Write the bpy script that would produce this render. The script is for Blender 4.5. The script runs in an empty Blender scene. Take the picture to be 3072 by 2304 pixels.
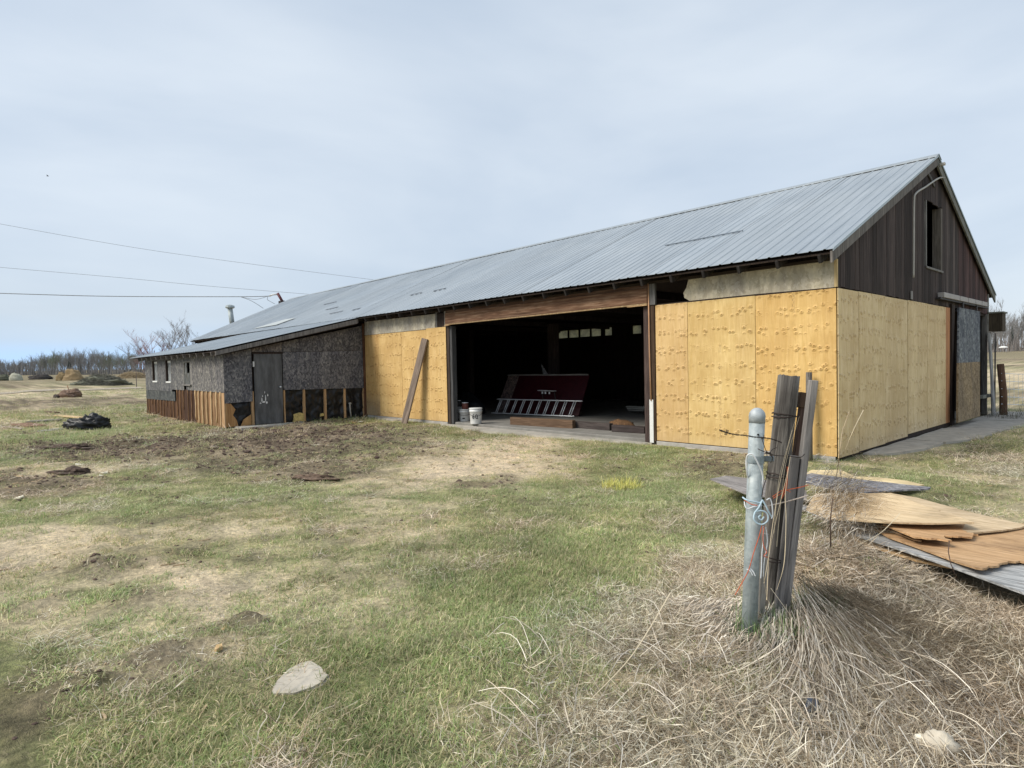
import bpy, bmesh, math, random
import numpy as np
from mathutils import Vector, Matrix, Euler

rnd = random.Random(7)
nr = np.random.RandomState(11)
S = bpy.context.scene
COL = S.collection

# ------------------------------------------------------------------ camera
CAM = Vector((3.4995, -9.6086, 1.4194))
YAW, PITCH, ROLL, FPX = 0.82924, -0.0300, -0.02015, 1875.675
FW = Vector((-math.sin(YAW) * math.cos(PITCH), math.cos(YAW) * math.cos(PITCH), math.sin(PITCH)))
_r0 = Vector((math.cos(YAW), math.sin(YAW), 0))
_u0 = _r0.cross(FW)
RT = _r0 * math.cos(ROLL) + _u0 * math.sin(ROLL)
UP = -_r0 * math.sin(ROLL) + _u0 * math.cos(ROLL)
cd = bpy.data.cameras.new('camera')
cam = bpy.data.objects.new('camera', cd)
COL.objects.link(cam)
M = Matrix((RT, UP, -FW)).transposed().to_4x4()
M.translation = CAM
cam.matrix_world = M
cd.sensor_width = 36
cd.sensor_fit = 'HORIZONTAL'
cd.lens = 36 * FPX / 3072
cd.clip_start = 0.05
cd.clip_end = 3000
S.camera = cam

# ------------------------------------------------------------------ world, sun, exposure
SUN_EL, SUN_AZ = math.radians(43), math.radians(205)   # azimuth clockwise from +Y
w = bpy.data.worlds.new("World")
S.world = w
w.use_nodes = True
nt = w.node_tree
nt.nodes.clear()
def wn(t, **k):
    n = nt.nodes.new(t)
    for a, b in k.items():
        setattr(n, a, b)
    return n
sky = wn('ShaderNodeTexSky', sky_type='NISHITA')
sky.sun_disc = False
sky.sun_elevation = SUN_EL
sky.sun_rotation = SUN_AZ
sky.air_density = 1.0
sky.dust_density = 1.5
tc = wn('ShaderNodeTexCoord')
mp = wn('ShaderNodeMapping')
mp.inputs['Scale'].default_value = (1.0, 1.0, 3.2)
mp.inputs['Rotation'].default_value = (0.1, 0.25, 0.4)
nz = wn('ShaderNodeTexNoise')
nz.inputs['Scale'].default_value = 1.5
nz.inputs['Detail'].default_value = 5
nz.inputs['Roughness'].default_value = 0.5
nz.inputs['Distortion'].default_value = 0.35
nt.links.new(tc.outputs['Generated'], mp.inputs[0])
nt.links.new(mp.outputs[0], nz.inputs[0])
cr = wn('ShaderNodeValToRGB')
cr.color_ramp.elements[0].position = 0.33
cr.color_ramp.elements[0].color = (4.15, 4.92, 5.9, 1)
cr.color_ramp.elements[1].position = 0.68
cr.color_ramp.elements[1].color = (5.8, 6.4, 7.05, 1)
nt.links.new(nz.outputs[0], cr.inputs[0])
# small dark puffs low in the sky
sep = wn('ShaderNodeSeparateXYZ')
nt.links.new(tc.outputs['Generated'], sep.inputs[0])
# blue band showing under the cloud sheet close to the western horizon
zr = wn('ShaderNodeValToRGB')
e = zr.color_ramp.elements
e[0].position = 0.0; e[0].color = (1, 1, 1, 1)
e[1].position = 0.08; e[1].color = (0, 0, 0, 1)
e.new(0.025).color = (0.9, 0.9, 0.9, 1)
e.new(0.045).color = (0.3, 0.3, 0.3, 1)
nt.links.new(sep.outputs[2], zr.inputs[0])
mb = wn('ShaderNodeMath', operation='MULTIPLY')
wx = wn('ShaderNodeMapRange')
wx.inputs['From Min'].default_value = -0.55
wx.inputs['From Max'].default_value = -0.95
nt.links.new(sep.outputs[0], wx.inputs['Value'])
nt.links.new(zr.outputs[0], mb.inputs[0])
nt.links.new(wx.outputs[0], mb.inputs[1])
bl = wn('ShaderNodeMix', data_type='RGBA')
bl.inputs[7].default_value = (4.0, 6.1, 9.0, 1)
nt.links.new(mb.outputs[0], bl.inputs[0])
nt.links.new(cr.outputs[0], bl.inputs[6])
mx = wn('ShaderNodeMix', data_type='RGBA')
mx.inputs[0].default_value = 0.86
nt.links.new(sky.outputs[0], mx.inputs[6])
nt.links.new(bl.outputs[2], mx.inputs[7])
bg = wn('ShaderNodeBackground')
bg.inputs[1].default_value = 0.1
wo = wn('ShaderNodeOutputWorld')
nt.links.new(mx.outputs[2], bg.inputs[0])
nt.links.new(bg.outputs[0], wo.inputs[0])

sd = bpy.data.lights.new('sun', 'SUN')
sd.energy = 2.5
sd.angle = math.radians(26)
sd.color = (1.0, 0.93, 0.82)
sun = bpy.data.objects.new('sun', sd)
COL.objects.link(sun)
sdir = Vector((math.sin(SUN_AZ) * math.cos(SUN_EL), math.cos(SUN_AZ) * math.cos(SUN_EL), math.sin(SUN_EL)))
sun.rotation_euler = sdir.to_track_quat('Z', 'Y').to_euler()
S.view_settings.view_transform = 'Standard'
S.view_settings.look = 'None'
S.view_settings.exposure = 0.47
S.view_settings.gamma = 1
S.view_settings.use_curve_mapping = False
S.cycles.max_bounces = 6
S.cycles.diffuse_bounces = 3
S.cycles.transparent_max_bounces = 12
S.cycles.use_denoising = True

# ------------------------------------------------------------------ noise and placing helpers
_tab = nr.rand(256, 256)
def vnoise(x, y, s):
    x = np.asarray(x, float) / s + 57.3; y = np.asarray(y, float) / s + 91.7
    xi = np.floor(x).astype(int); yi = np.floor(y).astype(int)
    fx = x - xi; fy = y - yi
    fx = fx * fx * (3 - 2 * fx); fy = fy * fy * (3 - 2 * fy)
    a = _tab[xi % 256, yi % 256]; b = _tab[(xi + 1) % 256, yi % 256]
    c = _tab[xi % 256, (yi + 1) % 256]; d = _tab[(xi + 1) % 256, (yi + 1) % 256]
    return (a * (1 - fx) + b * fx) * (1 - fy) + (c * (1 - fx) + d * fx) * fy
def fnoise(x, y, s, o=4):
    r = 0; a = 1; t = 0
    for i in range(o):
        r = r + a * vnoise(x + 13.1 * i, y - 7.7 * i, s); t += a; a *= .55; s *= .5
    return r / t
def ray(px, py):
    return FW + RT * ((px - 1536) / FPX) + UP * ((1152 - py) / FPX)
def on_z(px, py, z):
    d = ray(px, py); return CAM + d * ((z - CAM.z) / d.z)
def on_y(px, py, y):
    d = ray(px, py); return CAM + d * ((y - CAM.y) / d.y)
def on_x(px, py, x):
    d = ray(px, py); return CAM + d * ((x - CAM.x) / d.x)
def at_d(px, py, depth):
    return CAM + ray(px, py) * depth

def smooth(a, b, x):
    t = np.clip((x - a) / (b - a), 0, 1); return t * t * (3 - 2 * t)

# patches of the yard: centre pixel and half sizes of the stain as seen, turned into ground ellipses
def blob(px, py, rx, ry):
    c = on_z(px, py, -0.07); a = on_z(px + rx, py, -0.07)
    b1 = on_z(px, py + ry, -0.07); b0 = on_z(px, max(py - ry, 1130), -0.07)
    ax = (a - c).xy; by = (b1 - b0).xy * 0.5
    cc = (b1.xy + b0.xy) * 0.5 * 0.4 + c.xy * 0.6
    m = np.linalg.inv(np.array([[ax.x, by.x], [ax.y, by.y]]))
    return (cc.x, cc.y, m)
DIRT = [(blob(*p[:4]), p[4]) for p in [
    (1050, 1345, 330, 45, .9), (800, 1290, 300, 30, .8), (600, 1330, 260, 35, .6), (180, 1345, 190, 28, .9), (380, 1320, 120, 25, .7),
    (50, 1440, 110, 30, .9), (300, 1440, 200, 10, .8), (750, 1400, 250, 22, .7), (1000, 1420, 120, 22, .9),
    (2150, 1388, 120, 36, 1.3), (600, 1885, 110, 32, .9), (450, 1960, 110, 34, .8), (270, 2020, 130, 36, .9), (110, 2080, 110, 50, .9),
    (330, 1775, 90, 26, .8), (390, 1690, 90, 22, .6), (240, 1700, 110, 24, .35), (1420, 1458, 80, 10, 1.0), (1490, 1436, 45, 9, .9),
    (940, 1290, 160, 22, .8), (1150, 1290, 160, 18, .6), (2960, 1350, 120, 18, .6), (250, 1330, 300, 30, .5), (120, 1460, 220, 30, .5), (700, 1350, 400, 40, .35), (640, 1640, 90, 26, .35), (60, 1300, 60, 10, .4),
    (560, 1250, 150, 14, .6), (60, 2180, 100, 70, .5)]]
TAN = [(blob(*p[:4]), p[4]) for p in [
    (1500, 1365, 180, 36, 2.2), (1380, 1405, 180, 28, 1.8), (1200, 1455, 160, 18, .8), (1570, 1325, 110, 18, 1.5), (1080, 1480, 90, 14, .5), (1500, 1470, 60, 14, .7),
    (330, 1600, 330, 42, .9), (110, 1650, 160, 36, .9), (500, 1735, 90, 46, 1.2), (610, 1835, 80, 26, 1.0), (150, 1590, 120, 20, .6),
    (700, 1560, 160, 26, .45), (100, 1830, 160, 55, .5), (650, 2030, 150, 50, .4), (1450, 1650, 110, 40, .45), (40, 1262, 60, 9, 1.0),
    (780, 1600, 200, 24, .3), (2200, 1650, 160, 40, .4)]]
GREEN = [(blob(*p[:4]), p[4]) for p in [
    (390, 1440, 75, 22, .9), (780, 1372, 70, 14, .3), (1080, 1345, 90, 18, .8), (1420, 1290, 130, 18, 1.1), (60, 1535, 80, 34, .9), (160, 1312, 160, 14, .9),
    (560, 1340, 70, 16, .5), (1450, 1950, 450, 190, 1.2), (1150, 2200, 330, 100, 1.1), (1850, 1500, 300, 90, 1.0), (1950, 1360, 200, 40, 1.0), (1650, 1650, 260, 90, .8),
    (1250, 1700, 260, 70, .5), (850, 1520, 200, 40, .3), (1050, 2000, 200, 90, .6), (2330, 1990, 60, 50, .8), (2800, 1440, 160, 34, .5),
    (300, 1240, 330, 30, .5), (90, 1860, 200, 26, .2), (700, 2230, 260, 60, .4), (2400, 1960, 40, 60, .6), (2900, 1860, 60, 30, .4), (1700, 1800, 250, 90, .4),
    (2980, 1480, 130, 30, .5), (2480, 1400, 60, 14, .5)]]
STRAW = [(blob(*p[:4]), p[4]) for p in [
    (2650, 1900, 500, 260, 1.7), (2550, 2200, 620, 150, 1.5), (1950, 2200, 260, 110, .9), (3000, 2050, 300, 260, 1.5), (2150, 1750, 220, 90, .8), (1750, 2060, 160, 60, .5),
    (1450, 2210, 160, 90, .7), (2700, 1640, 260, 110, 1.4), (2980, 1800, 260, 150, 1.2), (1900, 1900, 220, 90, .4), (3000, 1420, 150, 50, .5), (2050, 1550, 160, 40, .5)]]
def field(L, x, y):
    s = np.zeros_like(x)
    for (cx, cy, m), k in L:
        a = m[0, 0] * (x - cx) + m[0, 1] * (y - cy); b = m[1, 0] * (x - cx) + m[1, 1] * (y - cy)
        s = s + k * np.exp(-(a * a + b * b) ** 1.25 * .9)
    return s
def weights(x, y):
    x = np.asarray(x, float); y = np.asarray(y, float)
    xw = x + (fnoise(x + 40, y, .9, 3) - .5) * .9; yw = y + (fnoise(x, y + 40, .9, 3) - .5) * .9
    n1 = fnoise(x, y, 2.6, 4); n2 = fnoise(x + 31, y + 9, 1.1, 4); n3 = fnoise(x - 71, y + 29, .45, 3)
    d = field(DIRT, xw, yw) * (.6 + .9 * n2) + .30 * smooth(.56, .66, n3 * .5 + n1 * .5) + .30 * smooth(.62, .72, fnoise(x - 13, y + 4, .35, 2))
    far = smooth(16, 45, np.hypot(x - CAM.x, y - CAM.y))
    d = d + far * .9 * smooth(.52, .62, fnoise(x * .4, y, 6, 3))
    t = field(TAN, xw, yw) * (.6 + .8 * n2) + .55 * smooth(.50, .64, n2) + .25 * smooth(.5, .62, fnoise(x + 3, y - 8, .3, 2)) + far * .3 * smooth(.45, .6, fnoise(x * .5 + 9, y, 11, 3))
    g = field(GREEN, xw, yw) * (.6 + .8 * n2) + .72 + 1.0 * (n1 - .5) + .7 * (n3 - .5)
    s = field(STRAW, xw, yw) * (.75 + .5 * n3) + .38 * smooth(.57, .70, fnoise(x + 77, y - 31, .5, 4))
    return g, t, d, s
def height(x, y):
    x = np.asarray(x, float); y = np.asarray(y, float)
    dist = np.hypot(x - CAM.x, y - CAM.y)
    # away from building footprint
    dx = np.maximum(np.maximum(-30.2 - x, x - 0.0), 0); dy = np.maximum(np.maximum(0 - y, y - 9.75), 0)
    db = np.hypot(dx, dy)
    dx2 = np.maximum(np.maximum(-22 - x, x + 13.6), 0); dy2 = np.maximum(np.maximum(-4.15 - y, y), 0)
    db = np.minimum(db, np.hypot(dx2, dy2))
    am = smooth(.0, 1.2, db)
    z = -0.08 + am * ((fnoise(x, y, 3.2, 3) - .5) * .10 + (fnoise(x + 5, y, .7, 3) - .5) * .05) - .02 * am
    z = z + .20 * np.exp(-(((x - 1.80) / .42) ** 2 + ((y + 4.98) / .36) ** 2)) + .05 * np.exp(-(((x - 2.3) / .8) ** 2 + ((y + 6.2) / .6) ** 2))
    z = z + smooth(25, 90, dist) * (fnoise(x, y, 25, 3) - .5) * .9
    z = z + .0066 * np.maximum(-x - 30, 0) + .0142 * np.maximum(y - 14, 0) * smooth(-60, 0, x + 20)
    return z
def dirt_h(x, y, d):
    return np.clip(d, 0, 1.2) * ((fnoise(x, y, .55, 4) - .42) * .20 + (fnoise(x, y, .16, 2) - .5) * .05)
def H(x, y):
    return float(height(np.array([x]), np.array([y]))[0])
_hx = np.arange(-32, 8, .1); _hy = np.arange(-14, 12, .1)
_hg = None
def Hq(x, y):
    global _hg
    if _hg is None:
        a_, b_ = np.meshgrid(_hx, _hy, indexing='ij'); _hg = height(a_.ravel(), b_.ravel()).reshape(a_.shape).tolist()
    fx = (x + 32) * 10; fy = (y + 14) * 10
    if 0 <= fx < 398 and 0 <= fy < 258:
        i = int(fx); j = int(fy); u_ = fx - i; v_ = fy - j
        return (_hg[i][j] * (1 - u_) + _hg[i + 1][j] * u_) * (1 - v_) + (_hg[i][j + 1] * (1 - u_) + _hg[i + 1][j + 1] * u_) * v_
    return H(x, y)
def gp(px, py, lift=0.0):
    z = -0.08
    for i in range(25):
        p = on_z(px, py, z) if ray(px, py).z < -1e-4 else at_d(px, py, 300)
        nzv = H(p.x, p.y)
        z = z + (nzv - z) * .7
    return Vector((p.x, p.y, z + lift))

# ------------------------------------------------------------------ materials
def newmat(name):
    m = bpy.data.materials.new(name); m.use_nodes = True
    t = m.node_tree; t.nodes.clear()
    out = t.nodes.new('ShaderNodeOutputMaterial'); b = t.nodes.new('ShaderNodeBsdfPrincipled')
    t.links.new(b.outputs[0], out.inputs[0])
    return m, t, b
class NB:
    def __init__(s, t): s.t = t
    def n(s, ty, **k):
        n = s.t.nodes.new(ty)
        for a, b in k.items(): setattr(n, a, b)
        return n
    def l(s, a, b): s.t.links.new(a, b)
    def coord(s, scale=(1, 1, 1), kind='Object', rand=0.0, rot=(0, 0, 0)):
        c = s.n('ShaderNodeTexCoord'); m = s.n('ShaderNodeMapping'); m.inputs['Scale'].default_value = scale
        m.inputs['Rotation'].default_value = rot
        if kind == 'World':
            g = s.n('ShaderNodeNewGeometry'); s.l(g.outputs['Position'], m.inputs[0])
        else: s.l(c.outputs[kind], m.inputs[0])
        if rand:
            o = s.n('ShaderNodeObjectInfo'); mm = s.n('ShaderNodeMath', operation='MULTIPLY'); mm.inputs[1].default_value = rand
            s.l(o.outputs['Random'], mm.inputs[0]); s.l(mm.outputs[0], m.inputs['Location'])
        return m.outputs[0]
    def noise(s, v, scale=5, detail=4, rough=.55, dist=0):
        n = s.n('ShaderNodeTexNoise'); s.l(v, n.inputs[0])
        n.inputs['Scale'].default_value = scale; n.inputs['Detail'].default_value = detail; n.inputs['Roughness'].default_value = rough
        n.inputs['Distortion'].default_value = dist
        return n.outputs[0]
    def voro(s, v, scale=5, feature='F1', out='Distance', rand=1.0):
        n = s.n('ShaderNodeTexVoronoi', feature=feature); s.l(v, n.inputs[0]); n.inputs['Scale'].default_value = scale
        n.inputs['Randomness'].default_value = rand
        return n.outputs[out]
    def ramp(s, f, pts, interp='LINEAR'):
        r = s.n('ShaderNodeValToRGB'); r.color_ramp.interpolation = interp
        e = r.color_ramp.elements
        while len(e) < len(pts): e.new(.5)
        for k, (p, c) in enumerate(pts):
            e[k].position = p
            e[k].color = (c, c, c, 1) if isinstance(c, (int, float)) else (*c, 1)
        s.l(f, r.inputs[0]); return r.outputs[0]
    def mix(s, f, a, b, mode='MIX'):
        m = s.n('ShaderNodeMix', data_type='RGBA', blend_type=mode)
        for i, v in ((0, f), (6, a), (7, b)):
            if isinstance(v, bpy.types.NodeSocket): s.l(v, m.inputs[i])
            elif i == 0: m.inputs[0].default_value = v
            else: m.inputs[i].default_value = (*v, 1) if len(v) == 3 else v
        return m.outputs[2]
    def math(s, op, a, b=0.0, clamp=False):
        m = s.n('ShaderNodeMath', operation=op, use_clamp=clamp)
        for i, v in ((0, a), (1, b)):
            if isinstance(v, bpy.types.NodeSocket): s.l(v, m.inputs[i])
            else: m.inputs[i].default_value = v
        return m.outputs[0]
    def bump(s, h, b, strength=.3, dist=.01):
        n = s.n('ShaderNodeBump'); n.inputs['Strength'].default_value = strength; n.inputs['Distance'].default_value = dist
        s.l(h, n.inputs['Height']); s.l(n.outputs[0], b.inputs['Normal'])
    def tint(s, c):
        o = s.n('ShaderNodeObjectInfo'); return s.mix(1.0, c, o.outputs['Color'], 'MULTIPLY')
MATS = {}
def simple(name, col, rough=.8, metal=0, var=.25, scale=8, bump=.1, spec=.3, rand=5.0, stretch=(1, 1, 1)):
    m, t, b = newmat(name); q = NB(t)
    v = q.coord(stretch, rand=rand); f = q.noise(v, scale, 5, .6)
    lo = tuple(c * (1 - var) for c in col); hi = tuple(min(1, c * (1 + var)) for c in col)
    c = q.ramp(f, [(.3, lo), (.7, hi)])
    q.l(q.tint(c), b.inputs['Base Color'])
    b.inputs['Roughness'].default_value = rough; b.inputs['Metallic'].default_value = metal
    b.inputs['Specular IOR Level'].default_value = spec
    if bump: q.bump(f, b, bump, .01)
    MATS[name] = m; return m

def plywood_mat(name, a, bcol, dirty=0.0):
    m, t, b = newmat(name); q = NB(t)
    v = q.coord(rand=37.0)
    vs = q.n('ShaderNodeSeparateXYZ'); q.l(v, vs.inputs[0])
    tcs = q.n('ShaderNodeTexCoord'); so = q.n('ShaderNodeSeparateXYZ'); q.l(tcs.outputs['Object'], so.inputs[0])
    # cathedral grain
    vg = q.coord((7, 7, .9), rand=23.0)
    g1 = q.noise(vg, 2.0, 6, .62, 1.2)
    vf = q.coord((60, 60, 1.6), rand=11.0); g2 = q.noise(vf, 2.0, 3, .6)
    c = q.ramp(g1, [(.32, a), (.52, tuple((x + y) / 2 for x, y in zip(a, bcol))), (.70, bcol)])
    c = q.mix(.30, c, q.ramp(g2, [(.35, (.68, .64, .58)), (.65, (1, 1, 1))]), 'MULTIPLY')
    # veneer bands
    band = q.n('ShaderNodeTexWhiteNoise', noise_dimensions='1D')
    q.l(q.math('FLOOR', q.math('MULTIPLY', vs.outputs[0], 2.7)), band.inputs['W'])
    c = q.mix(.5, c, q.ramp(band.outputs[0], [(0, (.84, .80, .76)), (1, (1, 1, 1))]), 'MULTIPLY')
    # knots in rows
    cx_ = q.n('ShaderNodeCombineXYZ'); q.l(q.math('MULTIPLY', vs.outputs[0], 10.0), cx_.inputs[0]); q.l(q.math('MULTIPLY', vs.outputs[2], 11.0), cx_.inputs[1])
    vn_ = q.n('ShaderNodeTexVoronoi', voronoi_dimensions='2D'); q.l(cx_.outputs[0], vn_.inputs[0]); vn_.inputs['Scale'].default_value = 1.0; kd = vn_.outputs['Distance']
    rowz = q.math('ABSOLUTE', q.math('SUBTRACT', q.math('FRACT', q.math('ADD', q.math('MULTIPLY', vs.outputs[2], 3.5), q.math('MULTIPLY', q.noise(v, 1.2, 1), .5))), .5))
    rowm = q.ramp(rowz, [(.12, 1), (.30, 0)])
    kn = q.math('MULTIPLY', q.ramp(kd, [(.06, 1), (.13, 0)]), rowm)
    halo = q.math('MULTIPLY', q.ramp(kd, [(.10, 1), (.40, 0)]), rowm)
    sel = q.ramp(q.noise(q.coord((2.4, 2.4, 1.3), rand=9.0), 1.3, 2), [(.33, 0.15), (.50, 1)])
    kn = q.math('MULTIPLY', kn, sel); halo = q.math('MULTIPLY', halo, sel)
    c = q.mix(q.math('MULTIPLY', halo, .24), c, (a[0] * .85, a[1] * .66, a[2] * .5))
    c = q.mix(q.math('MULTIPLY', kn, .52), c, (.34, .19, .08))
    # printed mill stamp: a vertical column of faint brown strokes
    sx = q.math('ABSOLUTE', q.math('SUBTRACT', so.outputs[0], .60)); line = q.ramp(sx, [(.018, 1), (.022, 0)])
    st = q.noise(q.coord((90, 90, 22), rand=3.0), 1.0, 2, .5); st = q.ramp(st, [(.52, 0), (.56, 1)])
    blk = q.ramp(q.noise(q.coord((.5, .5, 3.2), rand=7.0), 1.0, 1), [(.5, 0), (.53, 1)])
    stamp = q.math('MULTIPLY', q.math('MULTIPLY', line, st), blk)
    c = q.mix(q.math('MULTIPLY', stamp, .55), c, (.22, .13, .07))
    # damp grey foot of the sheet
    foot = q.ramp(q.math('ADD', so.outputs[2], q.math('MULTIPLY', q.noise(v, 3.0, 4), .5)), [(.15 + .4 * dirty, 1), (.55 + .5 * dirty, 0)])
    c = q.mix(q.math('MULTIPLY', foot, .22 + .5 * dirty), c, (.33, .28, .21))
    stain = q.ramp(q.noise(v, 1.7, 5, .65), [(.42, (.80, .73, .64)), (.60, (1.02, 1.01, 1))])
    c = q.mix(.55, c, stain, 'MULTIPLY')
    q.l(q.tint(c), b.inputs['Base Color'])
    b.inputs['Roughness'].default_value = .62; b.inputs['Specular IOR Level'].default_value = .25
    hgt = q.math('SUBTRACT', q.math('ADD', q.math('MULTIPLY', g1, .6), q.math('MULTIPLY', halo, 1.1)), q.math('MULTIPLY', kn, 1.6))
    q.bump(hgt, b, .75, .018)
    MATS[name] = m; return m
plywood_mat('plywood_new', (.70, .49, .20), (.84, .62, .30))
plywood_mat('plywood_shaded_old_foot', (.62, .40, .15), (.80, .57, .27), .8)  # darker tone carries the lean-to's shadow in colour; grey foot is weathering
plywood_mat('plywood_scrap', (.42, .26, .12), (.64, .44, .23), .0)

def osb_mat(name, cols, scale=30, big=(1, 1)):
    m, t, b = newmat(name); q = NB(t)
    v = q.coord(rand=31.0)
    d = q.noise(v, 6, 3); dv = q.n('ShaderNodeVectorMath', operation='ADD')
    nn = q.n('ShaderNodeTexNoise'); q.l(v, nn.inputs[0]); nn.inputs['Scale'].default_value = 9
    sc = q.n('ShaderNodeVectorMath', operation='SCALE'); q.l(nn.outputs['Color'], sc.inputs[0]); sc.inputs['Scale'].default_value = .12
    q.l(v, dv.inputs[0]); q.l(sc.outputs[0], dv.inputs[1])
    mm = q.n('ShaderNodeMapping'); mm.inputs['Scale'].default_value = (1, 1, .55); q.l(dv.outputs[0], mm.inputs[0])
    vc = q.voro(mm.outputs[0], scale, out='Color')
    bw = q.n('ShaderNodeSeparateColor'); q.l(vc, bw.inputs[0])
    f = q.math('ADD', q.math('MULTIPLY', bw.outputs[0], .65), q.math('MULTIPLY', q.noise(v, 45, 3), .35))
    c = q.ramp(f, [(.15, cols[0]), (.55, cols[1]), (.9, cols[2])])
    stn = q.ramp(q.noise(q.coord((2.5, 2.5, .7), rand=13.0), 1.4, 5, .6), [(.35, (.62, .62, .66)), (.62, (1.1, 1.08, 1.02))])
    c = q.mix(.9, c, stn, 'MULTIPLY')
    q.l(q.tint(c), b.inputs['Base Color']); b.inputs['Roughness'].default_value = .85; b.inputs['Specular IOR Level'].default_value = .2
    q.bump(f, b, .5, .006)
    MATS[name] = m; return m
osb_mat('osb_weathered', [(.075, .075, .080), (.15, .15, .152), (.30, .29, .275)])
osb_mat('osb_pale', [(.22, .18, .12), (.40, .35, .26), (.55, .50, .40)], 34)
osb_mat('osb_grey_scrap', [(.14, .14, .15), (.30, .30, .31), (.50, .50, .50)], 30)
osb_mat('board_grey_new', [(.42, .38, .31), (.52, .48, .40), (.62, .58, .50)], 26)

def wood_mat(name, cols, rough=.85, sc=(28, 28, 1.6), axis='z', bump=.5, stainy=.5):
    m, t, b = newmat(name); q = NB(t)
    v = q.coord(sc, rand=19.0); g = q.noise(v, 1.6, 6, .65, .4)
    v2 = q.coord(tuple(x * .18 for x in sc), rand=29.0); g2 = q.noise(v2, 1.5, 4, .6)
    c = q.ramp(g, [(.28, cols[0]), (.5, cols[1]), (.72, cols[2])])
    c = q.mix(stainy, c, q.ramp(g2, [(.35, (.55, .55, .55)), (.65, (1.15, 1.12, 1.08))]), 'MULTIPLY')
    q.l(q.tint(c), b.inputs['Base Color']); b.inputs['Roughness'].default_value = rough; b.inputs['Specular IOR Level'].default_value = .2
    q.bump(g, b, bump, .004)
    MATS[name] = m; return m
wood_mat('siding_dark', [(.022, .018, .018), (.055, .046, .044), (.105, .092, .088)], sc=(30, 30, 1.1), stainy=.7)
wood_mat('grey_wood', [(.09, .085, .08), (.22, .21, .20), (.38, .36, .34)])
wood_mat('post_wood', [(.035, .03, .028), (.17, .155, .14), (.40, .37, .33)], sc=(34, 34, 2.2), bump=1.0, stainy=.9)
wood_mat('brown_wood', [(.075, .045, .03), (.15, .095, .06), (.26, .17, .11)])
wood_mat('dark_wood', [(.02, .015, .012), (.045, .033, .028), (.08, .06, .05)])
wood_mat('tan_wood', [(.30, .19, .10), (.50, .35, .20), (.64, .50, .33)])
wood_mat('rust_board', [(.08, .045, .028), (.23, .135, .072), (.46, .31, .18)], sc=(22, 22, 1.0))
wood_mat('header_wood', [(.09, .045, .028), (.22, .125, .08), (.40, .28, .19)], sc=(1.2, 26, 20), stainy=.9)
simple('black_plastic', (.012, .013, .015), .42, var=.5, scale=12, bump=.0, spec=.35)
simple('concrete', (.38, .36, .33), .9, var=.22, scale=5, bump=.3)
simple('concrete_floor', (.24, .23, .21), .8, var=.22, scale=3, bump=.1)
simple('white_paint', (.72, .72, .70), .6, var=.08, scale=20)
simple('bucket_plastic', (.74, .74, .72), .4, var=.06, scale=6, bump=.0)
simple('black_ink', (.01, .01, .01), .7, bump=0)
simple('aluminium', (.78, .79, .80), .4, metal=.3, var=.1)
simple('red_panel', (.036, .003, .007), .5, var=.3, scale=9)
simple('dark_metal', (.05, .045, .045), .6, metal=.3)
simple('maroon_pipe', (.10, .03, .035), .6, metal=.2)
simple('brown_metal', (.12, .075, .06), .6, metal=.2, var=.4)
simple('rope_white', (.70, .72, .74), .8, var=.1)
simple('rope_blue', (.45, .58, .66), .8, var=.2)
simple('twine_orange', (.62, .13, .05), .8, var=.2)
simple('twine_pale', (.60, .50, .42), .8, var=.2)
simple('wire_rust', (.06, .045, .04), .7, metal=.5, var=.4)
simple('wire_line', (.26, .28, .30), .7)
simple('stone_pale', (.58, .54, .47), .9, var=.22, scale=7, bump=.5)
simple('rock_white', (.66, .62, .55), .9, var=.25, scale=9, bump=.7)
simple('earth', (.085, .066, .054), .95, var=.55, scale=22, bump=1.0)
simple('hay', (.30, .21, .12), .95, var=.4, scale=25, bump=.9)
simple('brush_grey', (.10, .10, .085), .95, var=.5, scale=18, bump=.9)
simple('bark', (.13, .115, .105), .9, var=.3, scale=20, bump=0)
simple('twig', (.155, .145, .135), .9, var=.3, scale=2, bump=0)
simple('twig_red', (.26, .17, .16), .9, var=.3, scale=2, bump=0)
simple('twig_olive', (.13, .135, .09), .9, var=.3, scale=2, bump=0)
simple('conifer', (.035, .045, .035), .9, var=.4, scale=3, bump=0)
simple('cloth_dark', (.016, .018, .022), .55, var=.5, scale=9, bump=.5)
simple('pvc_pale', (.45, .43, .39), .6, var=.1)
simple('rust_red', (.14, .05, .04), .7, metal=.2, var=.4)
simple('yellow_stem', (.60, .58, .14), .9, var=.2)
simple('insulation', (.55, .42, .16), .95, var=.4, scale=18, bump=.8)
simple('dry_stem', (.42, .33, .22), .9, var=.2)
simple('brown_stem', (.12, .08, .06), .9, var=.2)
simple('door_dark', (.10, .102, .104), .6, var=.45, scale=2.2, bump=.05, stretch=(3, 3, .8))
simple('bird_dark', (.03, .03, .03))

# steel roofing: dull galvanised with streaks and rust freckles
m, t, b = newmat('roof_steel'); q = NB(t)
v = q.coord((9, .8, .8), kind='World'); f = q.noise(v, 1.2, 5, .6)
v2 = q.coord((1, 1, 1), kind='World'); f2 = q.noise(v2, .45, 4, .55)
c = q.ramp(f, [(.3, (.33, .37, .40)), (.7, (.43, .47, .50))])
c = q.mix(.7, c, q.ramp(f2, [(.35, (.87, .89, .91)), (.65, (1.05, 1.04, 1.02))]), 'MULTIPLY')
rs = q.ramp(q.noise(v2, 14, 3, .7), [(.70, 0), (.78, 1)])
c = q.mix(q.math('MULTIPLY', rs, .4), c, (.22, .15, .11))
q.l(q.tint(c), b.inputs['Base Color'])
b.inputs['Metallic'].default_value = .35; b.inputs['Roughness'].default_value = .46
b.inputs['Specular IOR Level'].default_value = .45
q.bump(f2, b, .25, .03); MATS['roof_steel'] = m
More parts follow.
